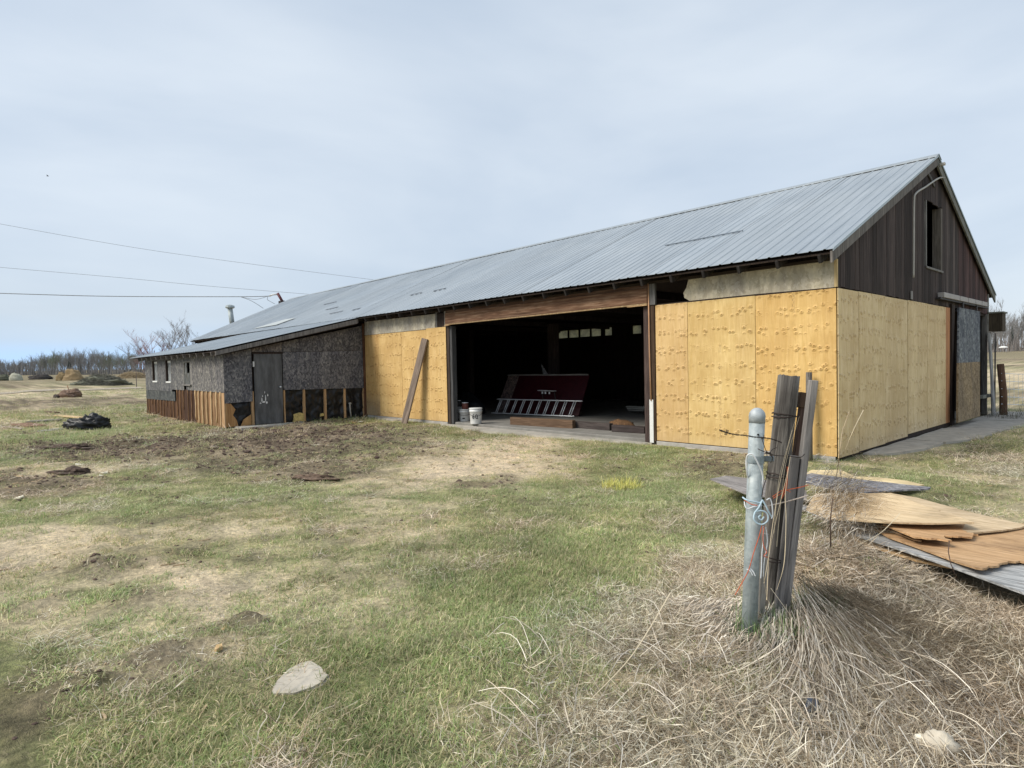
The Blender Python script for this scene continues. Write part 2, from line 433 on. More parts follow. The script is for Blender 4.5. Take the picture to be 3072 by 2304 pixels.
# galvanised pipe
m, t, b = newmat('galvanised'); q = NB(t)
v = q.coord((1, 1, 1)); vc = q.voro(v, 55, out='Color'); f = q.noise(v, 14, 4, .6)
bw = q.n('ShaderNodeSeparateColor'); q.l(vc, bw.inputs[0])
rs_ = q.ramp(q.noise(q.coord((40, 40, 3)), 1.0, 4, .7), [(.5, (1, 1, 1)), (.75, (.62, .58, .52))])
c = q.ramp(q.math('ADD', q.math('MULTIPLY', f, .8), q.math('MULTIPLY', bw.outputs[0], .2)), [(.30, (.28, .32, .33)), (.5, (.36, .41, .42)), (.70, (.47, .51, .51))])
c = q.mix(.8, c, rs_, 'MULTIPLY')
q.l(q.tint(c), b.inputs['Base Color']); b.inputs['Metallic'].default_value = .25; b.inputs['Roughness'].default_value = .62
MATS['galvanised'] = m
# film / dirty glazing
def film(name, col, transp, rough=.35):
    m, t, b = newmat(name); q = NB(t)
    v = q.coord(rand=5.0); f = q.noise(v, 5, 4, .6, .6)
    tr = q.n('ShaderNodeBsdfTransparent'); tl = q.n('ShaderNodeBsdfTranslucent'); ms = q.n('ShaderNodeMixShader'); m2 = q.n('ShaderNodeMixShader')
    c = q.ramp(f, [(.35, tuple(x * .6 for x in col)), (.65, col)])
    q.l(c, tl.inputs[0]); q.l(c, b.inputs['Base Color']); b.inputs['Roughness'].default_value = rough
    ms.inputs[0].default_value = .6
    q.l(b.outputs[0], ms.inputs[1]); q.l(tl.outputs[0], ms.inputs[2])
    m2.inputs[0].default_value = transp; q.l(ms.outputs[0], m2.inputs[1]); q.l(tr.outputs[0], m2.inputs[2])
    o = [n for n in t.nodes if n.type == 'OUTPUT_MATERIAL'][0]; q.l(m2.outputs[0], o.inputs[0])
    MATS[name] = m
film('dirty_glass', (.82, .80, .58), .12)
film('window_glass', (.70, .73, .74), .03, .4)
film('plastic_film', (.55, .57, .55), .35, .3)

# ground
m, t, b = newmat('ground_soil'); q = NB(t)
at = q.n('ShaderNodeAttribute', attribute_name='Col')
v = q.coord(kind='World')
c = at.outputs['Color']
c = q.mix(.9, c, q.ramp(q.noise(v, 26, 5, .7), [(.30, (.45, .45, .45)), (.5, (.95, .95, .95)), (.70, (1.5, 1.46, 1.38))]), 'MULTIPLY')
c = q.mix(.7, c, q.ramp(q.noise(q.coord((1, 1, 1), kind='World'), 3.3, 5, .65), [(.32, (.68, .68, .70)), (.66, (1.25, 1.2, 1.12))]), 'MULTIPLY')
fib = q.noise(q.coord((30, 90, 30), kind='World', rot=(0, 0, .8)), 1.0, 4, .7, 1.5)
c = q.mix(q.ramp(fib, [(.56, 0), (.64, .5)]), c, (.40, .33, .22))
q.l(c, b.inputs['Base Color']); b.inputs['Roughness'].default_value = .95; b.inputs['Specular IOR Level'].default_value = .1
hh = q.math('ADD', q.noise(v, 24, 6, .7), q.math('MULTIPLY', fib, .4)); q.bump(hh, b, 1.0, .03)
MATS['ground_soil'] = m
def blade_mat(name, translucent=.35):
    m, t, b = newmat(name); q = NB(t)
    a = q.n('ShaderNodeAttribute', attribute_name='Col'); ti = q.n('ShaderNodeAttribute', attribute_type='INSTANCER', attribute_name='tint')
    c = q.mix(1.0, a.outputs['Color'], ti.outputs['Color'], 'MULTIPLY')
    q.l(c, b.inputs['Base Color']); b.inputs['Roughness'].default_value = .7; b.inputs['Specular IOR Level'].default_value = .2
    tl = q.n('ShaderNodeBsdfTranslucent'); q.l(c, tl.inputs[0]); ms = q.n('ShaderNodeMixShader'); ms.inputs[0].default_value = translucent
    q.l(b.outputs[0], ms.inputs[1]); q.l(tl.outputs[0], ms.inputs[2])
    o = [n for n in t.nodes if n.type == 'OUTPUT_MATERIAL'][0]; q.l(ms.outputs[0], o.inputs[0])
    MATS[name] = m
blade_mat('grass_blade')
m, t, b = newmat('straw_strand'); q = NB(t)
a = q.n('ShaderNodeAttribute', attribute_name='Col'); q.l(a.outputs['Color'], b.inputs['Base Color']); b.inputs['Roughness'].default_value = .7
MATS['straw_strand'] = m

# ------------------------------------------------------------------ mesh helpers
def tag(o, label=None, cat=None, group=None, kind=None):
    if label: o['label'] = label
    if cat: o['category'] = cat
    if group: o['group'] = group
    if kind: o['kind'] = kind
    return o
def empty(name, loc=(0, 0, 0), **k):
    o = bpy.data.objects.new(name, None); COL.objects.link(o); o.location = loc; o.empty_display_size = .2
    return tag(o, **k)
def link(name, me, mat=None, parent=None, loc=None, rot=None, color=None, **k):
    o = bpy.data.objects.new(name, me); COL.objects.link(o)
    if mat and not me.materials: me.materials.append(MATS[mat])
    if loc is not None: o.location = loc
    if rot is not None: o.rotation_euler = rot
    if color: o.color = (*color, 1)
    if parent:
        o.parent = parent
        o.matrix_parent_inverse = Matrix.Translation(-Vector(world_loc(parent)))
    return tag(o, **k)
def world_loc(o):
    l = Vector(o.location)
    return l if o.parent is None else l   # parents are only moved, their children are given in world space
def pymesh(name, verts, faces, smooth=False):
    me = bpy.data.meshes.new(name); me.from_pydata([tuple(v) for v in verts], [], [tuple(f) for f in faces]); me.validate()
    if smooth:
        me.polygons.foreach_set('use_smooth', [True] * len(me.polygons))
    return me
def box_mesh(sx, sy, sz, bev=.004, origin='corner', jag=0):
    """box from 0..s on every axis, lightly bevelled"""
    bm = bmesh.new(); bmesh.ops.create_cube(bm, size=1)
    for v in bm.verts:
        v.co = Vector(((v.co.x + .5) * sx, (v.co.y + .5) * sy, (v.co.z + .5) * sz))
        if origin == 'centre': v.co -= Vector((sx / 2, sy / 2, 0))
    if bev: bmesh.ops.bevel(bm, geom=bm.edges[:], offset=min(bev, min(sx, sy, sz) * .3), segments=1, affect='EDGES')
    me = bpy.data.meshes.new('box'); bm.to_mesh(me); bm.free(); return me
def box(name, mat, parent, x0, x1, y0, y1, z0, z1, bev=.004, **k):
    return link(name, box_mesh(x1 - x0, y1 - y0, z1 - z0, bev), mat, parent, loc=(x0, y0, z0), **k)
def ngon_prism(pts, n, th):
    """polygon pts (3d) extruded by th against normal n"""
    n = Vector(n); c = [Vector(p) for p in pts]; k = len(c)
    v = [p for p in c] + [p - n * th for p in c]
    f = [list(range(k)), list(range(2 * k - 1, k - 1, -1))] + [[i, k + i, k + (i + 1) % k, (i + 1) % k] for i in range(k)]
    return v, f
def prism(name, mat, parent, pts, n, th, **k):
    """polygon part with origin at first point"""
    o0 = Vector(pts[0]); v, f = ngon_prism([Vector(p) - o0 for p in pts], n, th)
    me = pymesh(name, v, f)
    bm = bmesh.new(); bm.from_mesh(me); bmesh.ops.recalc_face_normals(bm, faces=bm.faces); bm.to_mesh(me); bm.free()
    return link(name, me, mat, parent, loc=o0, **k)
def tube_geo(pts, r, seg=8, cap=True):
    pts = [Vector(p) for p in pts]; rs = r if isinstance(r, (list, tuple)) else [r] * len(pts)
    V = []; F = []; prev = None
    for i, p in enumerate(pts):
        d = (pts[min(i + 1, len(pts) - 1)] - pts[max(i - 1, 0)]).normalized()
        if prev is None:
            a = d.cross(Vector((0, 0, 1)));
            if a.length < .01: a = d.cross(Vector((1, 0, 0)))
        else: a = prev - d * prev.dot(d)
        a.normalize(); prev = a; bb = d.cross(a)
        for k in range(seg):
            t = 2 * math.pi * k / seg; V.append(p + (a * math.cos(t) + bb * math.sin(t)) * rs[i])
    for i in range(len(pts) - 1):
        for k in range(seg):
            F.append((i * seg + k, i * seg + (k + 1) % seg, (i + 1) * seg + (k + 1) % seg, (i + 1) * seg + k))
    if cap:
        F.append(tuple(range(seg))[::-1]); F.append(tuple((len(pts) - 1) * seg + k for k in range(seg)))
    return V, F
def tube(name, mat, parent, pts, r, seg=8, **k):
    o0 = Vector(pts[0]); V, F = tube_geo([Vector(p) - o0 for p in pts], r, seg)
    return link(name, pymesh(name, V, F, True), mat, parent, loc=o0, **k)
def beam_geo(p0, p1, wd, th, side):
    """box bar from p0 to p1; side = width direction"""
    p0, p1 = Vector(p0), Vector(p1); d = (p1 - p0).normalized(); s = Vector(side); s = (s - d * s.dot(d)).normalized(); n = d.cross(s)
    return d, s, n
def beam(name, mat, parent, p0, p1, wd, th, side=(1, 0, 0), bev=.004, **k):
    """bar with its own local frame (z along the bar) so that the grain runs along it"""
    p0, p1 = Vector(p0), Vector(p1); d, s, n = beam_geo(p0, p1, wd, th, side)
    me = box_mesh(wd, th, (p1 - p0).length, bev, 'centre')
    o = link(name, me, mat, parent, **k)
    R = Matrix((s, n, d)).transposed().to_4x4(); R.translation = p0
    o.matrix_basis = R
    return o
def join_geo(parts):
    V = []; F = []
    for v, f in parts:
        b0 = len(V); V += list(v); F += [tuple(b0 + i for i in ff) for ff in f]
    return V, F
def curve_pts(P, n=6):
    """catmull-rom through P"""
    P = [Vector(p) for p in P]; Q = [P[0]] + P + [P[-1]]; out = []
    for i in range(1, len(Q) - 2):
        for k in range(n):
            t = k / n; a, b_, c, d = Q[i - 1], Q[i], Q[i + 1], Q[i + 2]
            out.append(.5 * ((2 * b_) + (c - a) * t + (2 * a - 5 * b_ + 4 * c - d) * t * t + (3 * b_ - a - 3 * c + d) * t ** 3))
    out.append(P[-1]); return out

# ================================================================== GROUND
def axis(breaks):
    out = [breaks[0][0]]
    for (a, b_, s0) in breaks:
        n = max(1, int(round((b_ - a) / s0))); out += list(a + (b_ - a) * (np.arange(1, n + 1) / n))
    return np.array(out)
def grow(start, end, s0, f=1.18):
    v = [start]; s = s0; sg = 1 if end > start else -1
    while (end - v[-1]) * sg > 0:
        v.append(v[-1] + s * sg); s *= f
    return v
gx = np.array(sorted(set(grow(-26, -900, .25, 1.12)[1:] + grow(7, 700, .3, 1.2)[1:])) )
gx = np.concatenate([gx[gx < -26], axis([(-26, -14, .13), (-14, -5, .075), (-5, 5, .045), (5, 7, .2)]), gx[gx > 7]])
gy = np.array(sorted(grow(-12, -500, .3, 1.25)[1:] + grow(6, 900, .35, 1.12)[1:]))
gy = np.concatenate([gy[gy < -12], axis([(-12, -10, .15), (-10, -3.5, .045), (-3.5, 0.2, .06), (.2, 6, .3)]), gy[gy > 6]])
GX, GY = np.meshgrid(gx, gy, indexing='ij')
X = GX.ravel(); Y = GY.ravel()
g_, t_, d_, s_ = weights(X, Y)
Z = height(X, Y) + dirt_h(X, Y, d_)
inside = ((X > -30) & (X < -.15) & (Y > .12) & (Y < 9.7)); Z[inside] = -.3
inside = ((X > -21.9) & (X < -13.75) & (Y > -3.95) & (Y < .2)); Z[inside] = -.25
ne = len(gy)
me = bpy.data.meshes.new('ground')
i = np.arange((len(gx) - 1) * (ne - 1)); a = (i // (ne - 1)) * ne + i % (ne - 1)
fc = np.stack([a, a + ne, a + ne + 1, a + 1], 1).astype(np.int32)
me.vertices.add(len(X)); me.vertices.foreach_set('co', np.stack([X, Y, Z], 1).astype(np.float32).ravel())
me.loops.add(fc.size); me.loops.foreach_set('vertex_index', fc.ravel())
me.polygons.add(len(fc)); me.polygons.foreach_set('loop_start', np.arange(0, fc.size, 4, dtype=np.int32)); me.polygons.foreach_set('loop_total', np.full(len(fc), 4, np.int32))
me.polygons.foreach_set('use_smooth', np.ones(len(fc), bool)); me.update(); me.validate()
cg = np.array([.27, .29, .135]); ct = np.array([.80, .66, .48]); cdirt = np.array([.115, .086, .068]); cs = np.array([.25, .21, .165])
dist = np.hypot(X - CAM.x, Y - CAM.y)
gw = np.clip(g_, .1, 3) ** 1.3; tw = np.clip(t_, 0, 3) ** 1.5 * 1.9; dw = np.clip(d_, 0, 3) ** 1.5 * 2.5; sw = np.clip(s_, 0, 3) ** 1.2 * 1.2
tot = (gw + tw + dw + sw)[:, None]
olive = np.array([.165, .150, .085])
farf = smooth(9, 28, dist)[:, None]
cgg = cg * (1 - farf) + np.array([.27, .265, .15]) * farf
colr = (gw[:, None] * cgg + tw[:, None] * ct + dw[:, None] * cdirt + sw[:, None] * cs) / tot
colr = colr * (.8 + .4 * fnoise(X, Y, .12, 2))[:, None]
# far fields: straw coloured stubble
ff = smooth(60, 140, dist)[:, None]
stub = np.array([.235, .205, .135]) * (.75 + .5 * fnoise(X * .3, Y, 14, 3))[:, None]
colr = colr * (1 - ff) + stub * ff
# gravel track far left
ca = me.color_attributes.new('Col', 'FLOAT_COLOR', 'POINT')
ca.data.foreach_set('color', np.concatenate([colr, np.ones((len(X), 1))], 1).astype(np.float32).ravel())
me.materials.append(MATS['ground_soil'])
tag(link('ground', me), kind='structure', label='uneven farmyard ground with grass, straw and bare earth', cat='ground')

# ================================================================== BARN
W = 9.75; AP = 4.9; EZ = 2.95; AZ = 5.34; EY = -.39; XR = .09; XL = -30.2
SL = (AZ - EZ) / (AP - EY)
barn = empty('barn', (0, 0, 0), label='long weathered barn with steel roof and new yellow plywood walls', cat='barn')
def roofz(y): return EZ + SL * ((y - EY) if y <= AP else (2 * AP - EY - y))

# --- roof sheets
def ribbed(wd, ln, ribs, lift=.012, th=.0035):
    """corrugated sheet: x across, y up the slope, z normal; one big rib per 0.2 m and a flat between"""
    prof = []; p = wd / ribs
    for k in range(ribs):
        x0 = k * p
        prof += [(x0 + p * .0, 0), (x0 + p * .36, 0), (x0 + p * .42, lift), (x0 + p * .54, lift), (x0 + p * .60, 0)]
    prof.append((wd + .01, 0)); n = len(prof); V = []; F = []
    ys = [0, ln * .5, ln]
    for zoff in (0, -th):
        for y in ys:
            for (x, z) in prof: V.append((x, y, z + zoff))
    for r in range(2):
        for k in range(n - 1):
            a = r * n + k; F.append((a, a + 1, a + n + 1, a + n))
            a2 = a + 3 * n; F.append((a2, a2 + n, a2 + n + 1, a2 + 1))
    for k in range(n - 1): F.append((k, k + 3 * n, k + 1 + 3 * n, k + 1))
    return pymesh('metal_sheet', V, F)
roof = link('roof', pymesh('roof', *join_geo([
    ngon_prism([(XL, EY + .02, EZ - .045), (XR - .02, EY + .02, EZ - .045), (XR - .02, AP, AZ - .045), (XL, AP, AZ - .045)], (0, -SL, 1), .02),
    ngon_prism([(XL, AP, AZ - .045), (XR - .02, AP, AZ - .045), (XR - .02, 2 * AP - EY - .02, EZ - .045), (XL, 2 * AP - EY - .02, EZ - .045)], (0, SL, 1), .02)])),
    'dark_wood', barn)  # dark deck below the steel sheets, added unseen to stop light leaking in
sl_len = math.hypot(AP - EY, AZ - EZ); ang = math.atan2(AZ - EZ, AP - EY)
sheet_w = .80; ns = int(round((XR - XL) / sheet_w)); sheet_w = (XR - XL) / ns
sheet_me = ribbed(sheet_w, sl_len + .03, 4)
sheet_me.materials.append(MATS['roof_steel'])
for k in range(ns):
    x = XR - (k + 1) * sheet_w
    sag = -.03 * math.sin((x + 30) / 30 * math.pi) + rnd.uniform(-.006, .006)
    tn = rnd.uniform(.93, 1.05)
    o = link('metal_sheet', sheet_me, None, roof, loc=(x, EY - rnd.uniform(0, .02), EZ + sag * .4), color=(tn, tn, tn * 1.01))
    o.rotation_euler = (ang + rnd.uniform(-.001, .001), rnd.uniform(-.004, .004), 0)
for k in range(ns):
    x = XR - k * sheet_w
    o = link('metal_sheet', sheet_me, None, roof, loc=(x, 2 * AP - EY + .01, EZ))
    o.rotation_euler = (ang, 0, math.pi)
prism('ridge_cap', 'roof_steel', roof, [(XR + .02, AP - .17, AZ - .045), (XR + .02, AP, AZ + .035), (XR + .02, AP + .17, AZ - .045), (XR + .02, AP + .17, AZ - .06), (XR + .02, AP, AZ + .018), (XR + .02, AP - .17, AZ - .06)], (1, 0, 0), XR - XL + .03, color=(.9, .9, .9))
# lap flashing strip and patched pale sheets lying on the roof
def on_roof(x, y, off=.02): return Vector((x, y, roofz(y) + off))
prism('roof_flashing', 'roof_steel', roof, [on_roof(-3.85, 1.44, .03), on_roof(-2.2, 1.50, .03), on_roof(-2.2, 1.53, .035), on_roof(-3.85, 1.47, .035)], (0, -SL, 1), .008, color=(.35, .37, .4))
prism('roof_patch', 'roof_steel', roof, [on_roof(-22.6, -.05, .03), on_roof(-20.3, .0, .03), on_roof(-19.8, .55, .03), on_roof(-20.9, .6, .03)], (0, -SL, 1), .006, color=(1.35, 1.28, 1.15))
for (x0, x1, y) in [(-20.2, -19.3, 1.9), (-18.2, -17.4, 1.0), (-12.6, -12.1, 1.0), (-11.4, -10.9, 1.0), (-16.6, -15.8, .35), (-15.0, -14.6, .35)]:
    prism('roof_flashing', 'roof_steel', roof, [on_roof(x0, y, .026), on_roof(x1, y + .08, .026), on_roof(x1, y + .12, .032), on_roof(x0, y + .05, .032)], (0, -SL, 1), .006, color=(.3, .3, .32))
# rafters and blocking under the eave
raf_me = box_mesh(.045, .62, .12, .003)
raf_me.materials.append(MATS['grey_wood'])
for k in range(49):
    x = -.12 - k * .61
    o = link('rafter_tail', raf_me, None, barn, loc=(x, EY + .05, EZ - .195 + .02), rot=(ang, 0, 0), color=(.16, .15, .15))
box('wall_plate', 'dark_wood', barn, XL + .1, -.03, .06, .16, 2.86, 3.02)
beam('fascia_strip', 'dark_wood', barn, (XL + .1, -.03, 2.845), (-.02, -.03, 2.865), .045, .06, (0, 0, 1))
# gable rake boards
for s in (0, 1):
    y0, y1 = (EY, AP) if s == 0 else (2 * AP - EY, AP)
    prism('rake_board', 'grey_wood', barn, [(XR - .005, y0, EZ - .03), (XR - .005, y1, AZ - .03), (XR - .005, y1, AZ - .19), (XR - .005, y0, EZ - .19)], (1, 0, 0), .03, color=(.75, .72, .70) if s == 0 else (.9, .95, .9))
    prism('rake_trim', 'roof_steel', barn, [(XR + .012, y0, EZ + .015), (XR + .012, y1, AZ + .015), (XR + .012, y1, AZ - .028), (XR + .012, y0, EZ - .028)], (1, 0, 0), .012, color=(1.1, 1.12, 1.1) if s == 0 else (.55, .6, .55))

# --- gable wall of vertical siding boards
gw_obj = link('gable_wall', pymesh('gable_wall', *join_geo([
    ngon_prism([(-.03, .02, 2.40), (-.03, 4.30, 2.40), (-.03, 4.30, roofz(4.30) - .12), (-.03, .02, roofz(.02) - .12)], (1, 0, 0), .02),
    ngon_prism([(-.03, 5.62, 2.40), (-.03, W, 2.40), (-.03, W, roofz(W) - .12), (-.03, 5.62, roofz(5.62) - .12)], (1, 0, 0), .02),
    ngon_prism([(-.03, 4.30, 2.40), (-.03, 5.62, 2.40), (-.03, 5.62, 3.05), (-.03, 4.30, 3.05)], (1, 0, 0), .02)])), 'dark_wood', barn)
yb = .0; HB = (4.46, 5.52, 3.16, 4.42)
while yb < W - .02:
    wd = rnd.uniform(.135, .175); y1 = min(yb + wd, W)
    top = min(roofz(yb), roofz(y1)) - .05; bot = 2.46 + rnd.uniform(-.015, .01)
    segs = [(bot, top)]
    if y1 > HB[0] and yb < HB[1]: segs = [(bot, HB[2]), (HB[3] + rnd.uniform(-.02, .03), top)]
    tn = rnd.choice([.62, .8, .95, 1.1, 1.3]); 
    col = (tn * 1.1, tn * .98, tn * .93)
    if yb > 6.9: col = (tn * 1.45, tn * 1.0, tn * .98)
    if 5.8 < yb < 6.6: col = (tn * 1.6, tn * 1.5, tn * 1.45)
    xo = rnd.uniform(0, .006)
    for (a0, a1) in segs:
        if a1 - a0 < .08: continue
        r0, r1 = roofz(yb) - .05, roofz(y1) - .05
        tl, tr = (r0, r1) if a1 == top else (a1, a1)
        prism('siding_board', 'siding_dark', gw_obj, [(xo, yb + .003, a0), (xo, y1 - .003, a0), (xo, y1 - .003, tr), (xo, yb + .003, tl)], (1, 0, 0), .022, color=col)
    yb = y1
# hatch frame
hf = box('hatch_frame', 'grey_wood', barn, -.14, .012, HB[0] - .05, HB[0], HB[2], HB[3])
box('hatch_frame', 'grey_wood', barn, -.14, .012, HB[1] - .08, HB[1] + .03, HB[2], HB[3], color=(.6, .55, .5))
box('hatch_sill', 'grey_wood', barn, -.1, .03, HB[0] - .05, HB[1] + .05, HB[2] - .04, HB[2])
# conduit on the gable
tube('conduit', 'pvc_pale', barn, curve_pts([(.05, 3.46, 2.86), (.05, 3.48, 3.6), (.05, 3.50, 4.22), (.05, 3.62, 4.40), (.06, 4.2, 4.62), (.07, 5.0, 4.92), (.07, 5.45, 5.02)], 5), .017, 6)
box('conduit_clip', 'pvc_pale', barn, .02, .08, 5.38, 5.52, 4.98, 5.08)
box('light_bracket', 'pvc_pale', barn, XR, XR + .09, 4.99, 5.06, 5.16, 5.21, .003)
# loose strip
box('loose_lath', 'grey_wood', barn, .012, .03, 3.42, 3.50, 2.47, 2.62, color=(1.4, 1.4, 1.4))
prism('loose_brace', 'grey_wood', barn, [(.03, 4.40, 5.02), (.03, 4.95, 4.80), (.03, 4.95, 4.74), (.03, 4.40, 4.96)], (1, 0, 0), .02, color=(.5, .5, .5))

# --- plywood on the gable (x = 0 plane, sheets proud)
def ysheet(y0, y1, z0, z1, mat='plywood_new', x=.014, col=(1, 1, 1), name='plywood_sheet', jag=False):
    # local x runs along +y so the grain shader sees the sheet frame
    me = box_mesh(y1 - y0 - .011, .012, z1 - z0, .003)
    o = link(name, me, mat, barn, loc=(x + rnd.uniform(0, .006), y0 + .0055, z0), rot=(0, 0, math.pi / 2), color=col)
    return o
gcol = (1.06, 1.15, 1.45)
for (a0, a1, z0, z1, tn) in [(-.018, .815, -.03, 2.44, 1.0), (.815, 2.035, -.02, 2.445, .97), (2.035, 3.255, -.01, 2.44, .96), (3.255, 4.475, .03, 2.445, .99), (4.475, 5.80, .03, 2.44, 1.0)]:
    ysheet(a0 + .006, a1 - .004, z0, z1, col=tuple(c * tn for c in gcol))
ysheet(5.80, 6.12, .03, 2.44, mat='tan_wood', col=(1.05, .72, .6), name='plywood_strip')
box('sill_beam', 'dark_wood', barn, -.10, .0, .1, 6.2, -.06, .05)
box('door_post', 'dark_wood', barn, -.06, .05, 6.14, 6.30, -.04, 2.52)
box('door_post', 'dark_wood', barn, -.09, .03, 6.33, 6.46, -.04, 2.47, color=(1.8, 1.9, 2.0))
# --- sliding door with track
trk = box('door_track', 'dark_metal', barn, .02, .10, 5.05, 9.25, 2.56, 2.60, color=(.8, .8, .8))
for (a0, a1) in [(5.18, 6.42), (6.47, 7.12), (7.17, 7.82), (7.87, 8.45), (8.5, 9.05)]:
    box('track_cover', 'pvc_pale', trk, .015, .13, a0, a1, 2.60, 2.70, color=(.85, .82, .85))
dl = [Vector((.10, 6.50, 2.46)), Vector((.10, 8.42, 2.46))]
bL = on_x(2874, 1268, .22); bR = on_x(2940, 1248, .24)
sd_obj = empty('sliding_door', (.1, 6.5, 0)); sd_obj.parent = barn
def mixv(a, b_, f): return a * (1 - f) + b_ * f
mL = mixv(dl[0], bL, .49); mR = mixv(dl[1], bR, .49)
nrm = (dl[1] - dl[0]).cross(bL - dl[0]).normalized() * -1
if nrm.x < 0: nrm = -nrm
# door is one part with two faced halves
def doorhalf(name, mat, p, color):
    o = prism(name, mat, None, p, nrm, .035, color=color); o.parent = sd_obj; o.matrix_parent_inverse = Matrix.Translation(-Vector((.1, 6.5, 0))); return o
doorhalf('door_upper', 'osb_weathered', [dl[0], dl[1], mR, mL], (1.15, 1.25, 1.35))
doorhalf('door_lower', 'osb_pale', [mL, mR, bR, bL], (.8, .68, .55))
for f in (.14, .8):
    p = mixv(dl[0], dl[1], f)
    o = box('roller', 'dark_metal', None, .09, .12, p.y - .03, p.y + .03, 2.46, 2.58); o.parent = sd_obj; o.matrix_parent_inverse = Matrix.Translation(-Vector((.1, 6.5, 0)))
# right of the door: corner post and far jamb
box('corner_post', 'grey_wood', barn, -.10, .0, W - .12, W, -.05, 2.46, color=(.7, .7, .7))
box('corner_trim', 'grey_wood', barn, .0, .025, W - .05, W + .03, 1.9, 2.95, color=(1.2, 1.2, 1.15))
box('threshold_rail', 'grey_wood', barn, -.02, .06, 8.95, W + .05, .38, .46, color=(.9, .95, .85))

# --- front wall, right of the opening (y = 0 plane)
def xsheet(x0, x1, z0, z1, mat='plywood_new', y=-.014, col=(1, 1, 1), name='plywood_sheet', parent=None):
    me = box_mesh(x1 - x0 - .006, .012, z1 - z0, .003)
    return link(name, me, mat, parent or barn, loc=(x0 + .003, y - rnd.uniform(0, .006), z0), color=col)
xsheet(-1.22, .0, -.01, 2.44, col=(1.0, .95, .86))
xsheet(-2.44, -1.22, .0, 2.445, col=(1.0, 1.02, 1.02))
xsheet(-3.10, -2.44, .0, 2.45, col=(.96, .94, 1.0))
prism('upper_panel', 'board_grey_new', barn, [(x, -.008, z) for x, z in [(-.01, 2.455), (-.01, 2.855), (-2.42, 2.835), (-2.46, 2.70), (-2.52, 2.62), (-2.50, 2.53), (-2.40, 2.47), (-1.2, 2.47)]], (0, -1, 0), .012, color=(1.0, .98, .92))
box('panel_edge', 'tan_wood', barn, -.03, .012, -.02, .02, 2.455, 2.86, color=(1.2, 1.3, 1.2))
box('batten', 'dark_wood', barn, -3.07, -.05, .0, .05, 2.40, 2.47)
# backing so no daylight leaks through joints
box('wall_backing', 'dark_wood', barn, -3.05, -.04, .005, .03, -.02, 2.40)
box('gable_backing', 'dark_wood', barn, -.035, -.01, .03, 6.2, .0, 2.40)
# --- front wall, left of the opening
for (a0, a1, tn, mt) in [(-13.57, -12.76, .93, 'plywood_shaded_old_foot'), (-12.76, -11.54, .97, 'plywood_new'), (-11.54, -10.32, 1.0, 'plywood_new'), (-10.32, -9.44, .99, 'plywood_new')]:  # sheet next to the lean-to is toned darker for its shadow
    xsheet(a0, a1, .0, 2.41 if a1 < -9.8 else 2.44, mat=mt, col=(tn, tn * .97, tn * .95))
prism('upper_panel', 'board_grey_new', barn, [(x, -.008, z) for x, z in [(-9.92, 2.425), (-9.90, 2.80), (-13.56, 2.83), (-13.58, 2.42)]], (0, -1, 0), .012, color=(1.0, 1.0, .98))
box('stud', 'grey_wood', barn, -9.89, -9.83, -.01, .06, 2.42, 2.84)
box('stud', 'grey_wood', barn, -9.50, -9.44, -.012, .06, 2.445, 2.84, color=(1.5, 1.5, 1.4))
box('wall_backing', 'dark_wood', barn, -13.6, -9.48, .005, .03, -.02, 2.80)
# the long wall goes on behind and beyond the lean-to
box('rear_front_wall', 'dark_wood', barn, XL + .1, -13.62, .0, .06, -.05, 2.9)
box('far_gable_wall', 'dark_wood', barn, XL + .1, XL + .18, .06, W, -.05, 3.0)
prism('far_gable_top', 'dark_wood', barn, [(XL + .12, .0, 3.0), (XL + .12, W, 3.0), (XL + .12, AP, AZ - .08)], (1, 0, 0), .06)
# --- header and posts of the opening
hd = box('header_beam', 'header_wood', barn, -9.40, -3.24, -.07, .0, 2.50, 2.775, .006)
box('header_edge', 'tan_wood', barn, -9.40, -3.24, -.075, -.02, 2.472, 2.497, color=(.8, .8, .78))
box('header_rail', 'header_wood', barn, -9.40, -3.24, -.045, .0, 2.778, 2.84, color=(.6, .6, .65))
box('shim', 'tan_wood', barn, -3.68, -3.24, -.085, -.03, 2.455, 2.47, color=(1.1, 1.05, 1))
box('shim', 'tan_wood', barn, -9.42, -9.22, -.085, -.03, 2.455, 2.47, color=(1.1, 1.05, 1))
box('opening_post', 'dark_wood', barn, -3.37, -3.235, .0, .16, -.05, 2.45, color=(1.7, 1.6, 1.7))
box('corner_trim', 'brown_wood', barn, -3.235, -3.11, -.03, .02, -.02, 2.45, color=(.5, .5, .5))
box('opening_post', 'grey_wood', barn, -3.23, -3.08, -.045, .0, 2.46, 2.86, color=(.7, .72, .75))
tube('down_rod', 'tan_wood', barn, [(-3.215, -.05, 2.86), (-3.21, -.05, 1.6), (-3.19, -.05, .72)], .013, 6, color=(1.1, .9, .9))
box('white_strip', 'white_paint', barn, -3.235, -3.15, -.045, -.031, -.05, .74)
box('opening_post', 'dark_wood', barn, -9.43, -9.335, .0, .12, -.05, 2.45, color=(1.5, 1.5, 1.4))
box('opening_post', 'grey_wood', barn, -9.33, -9.24, .02, .16, -.05, 2.45, color=(.35, .37, .4))
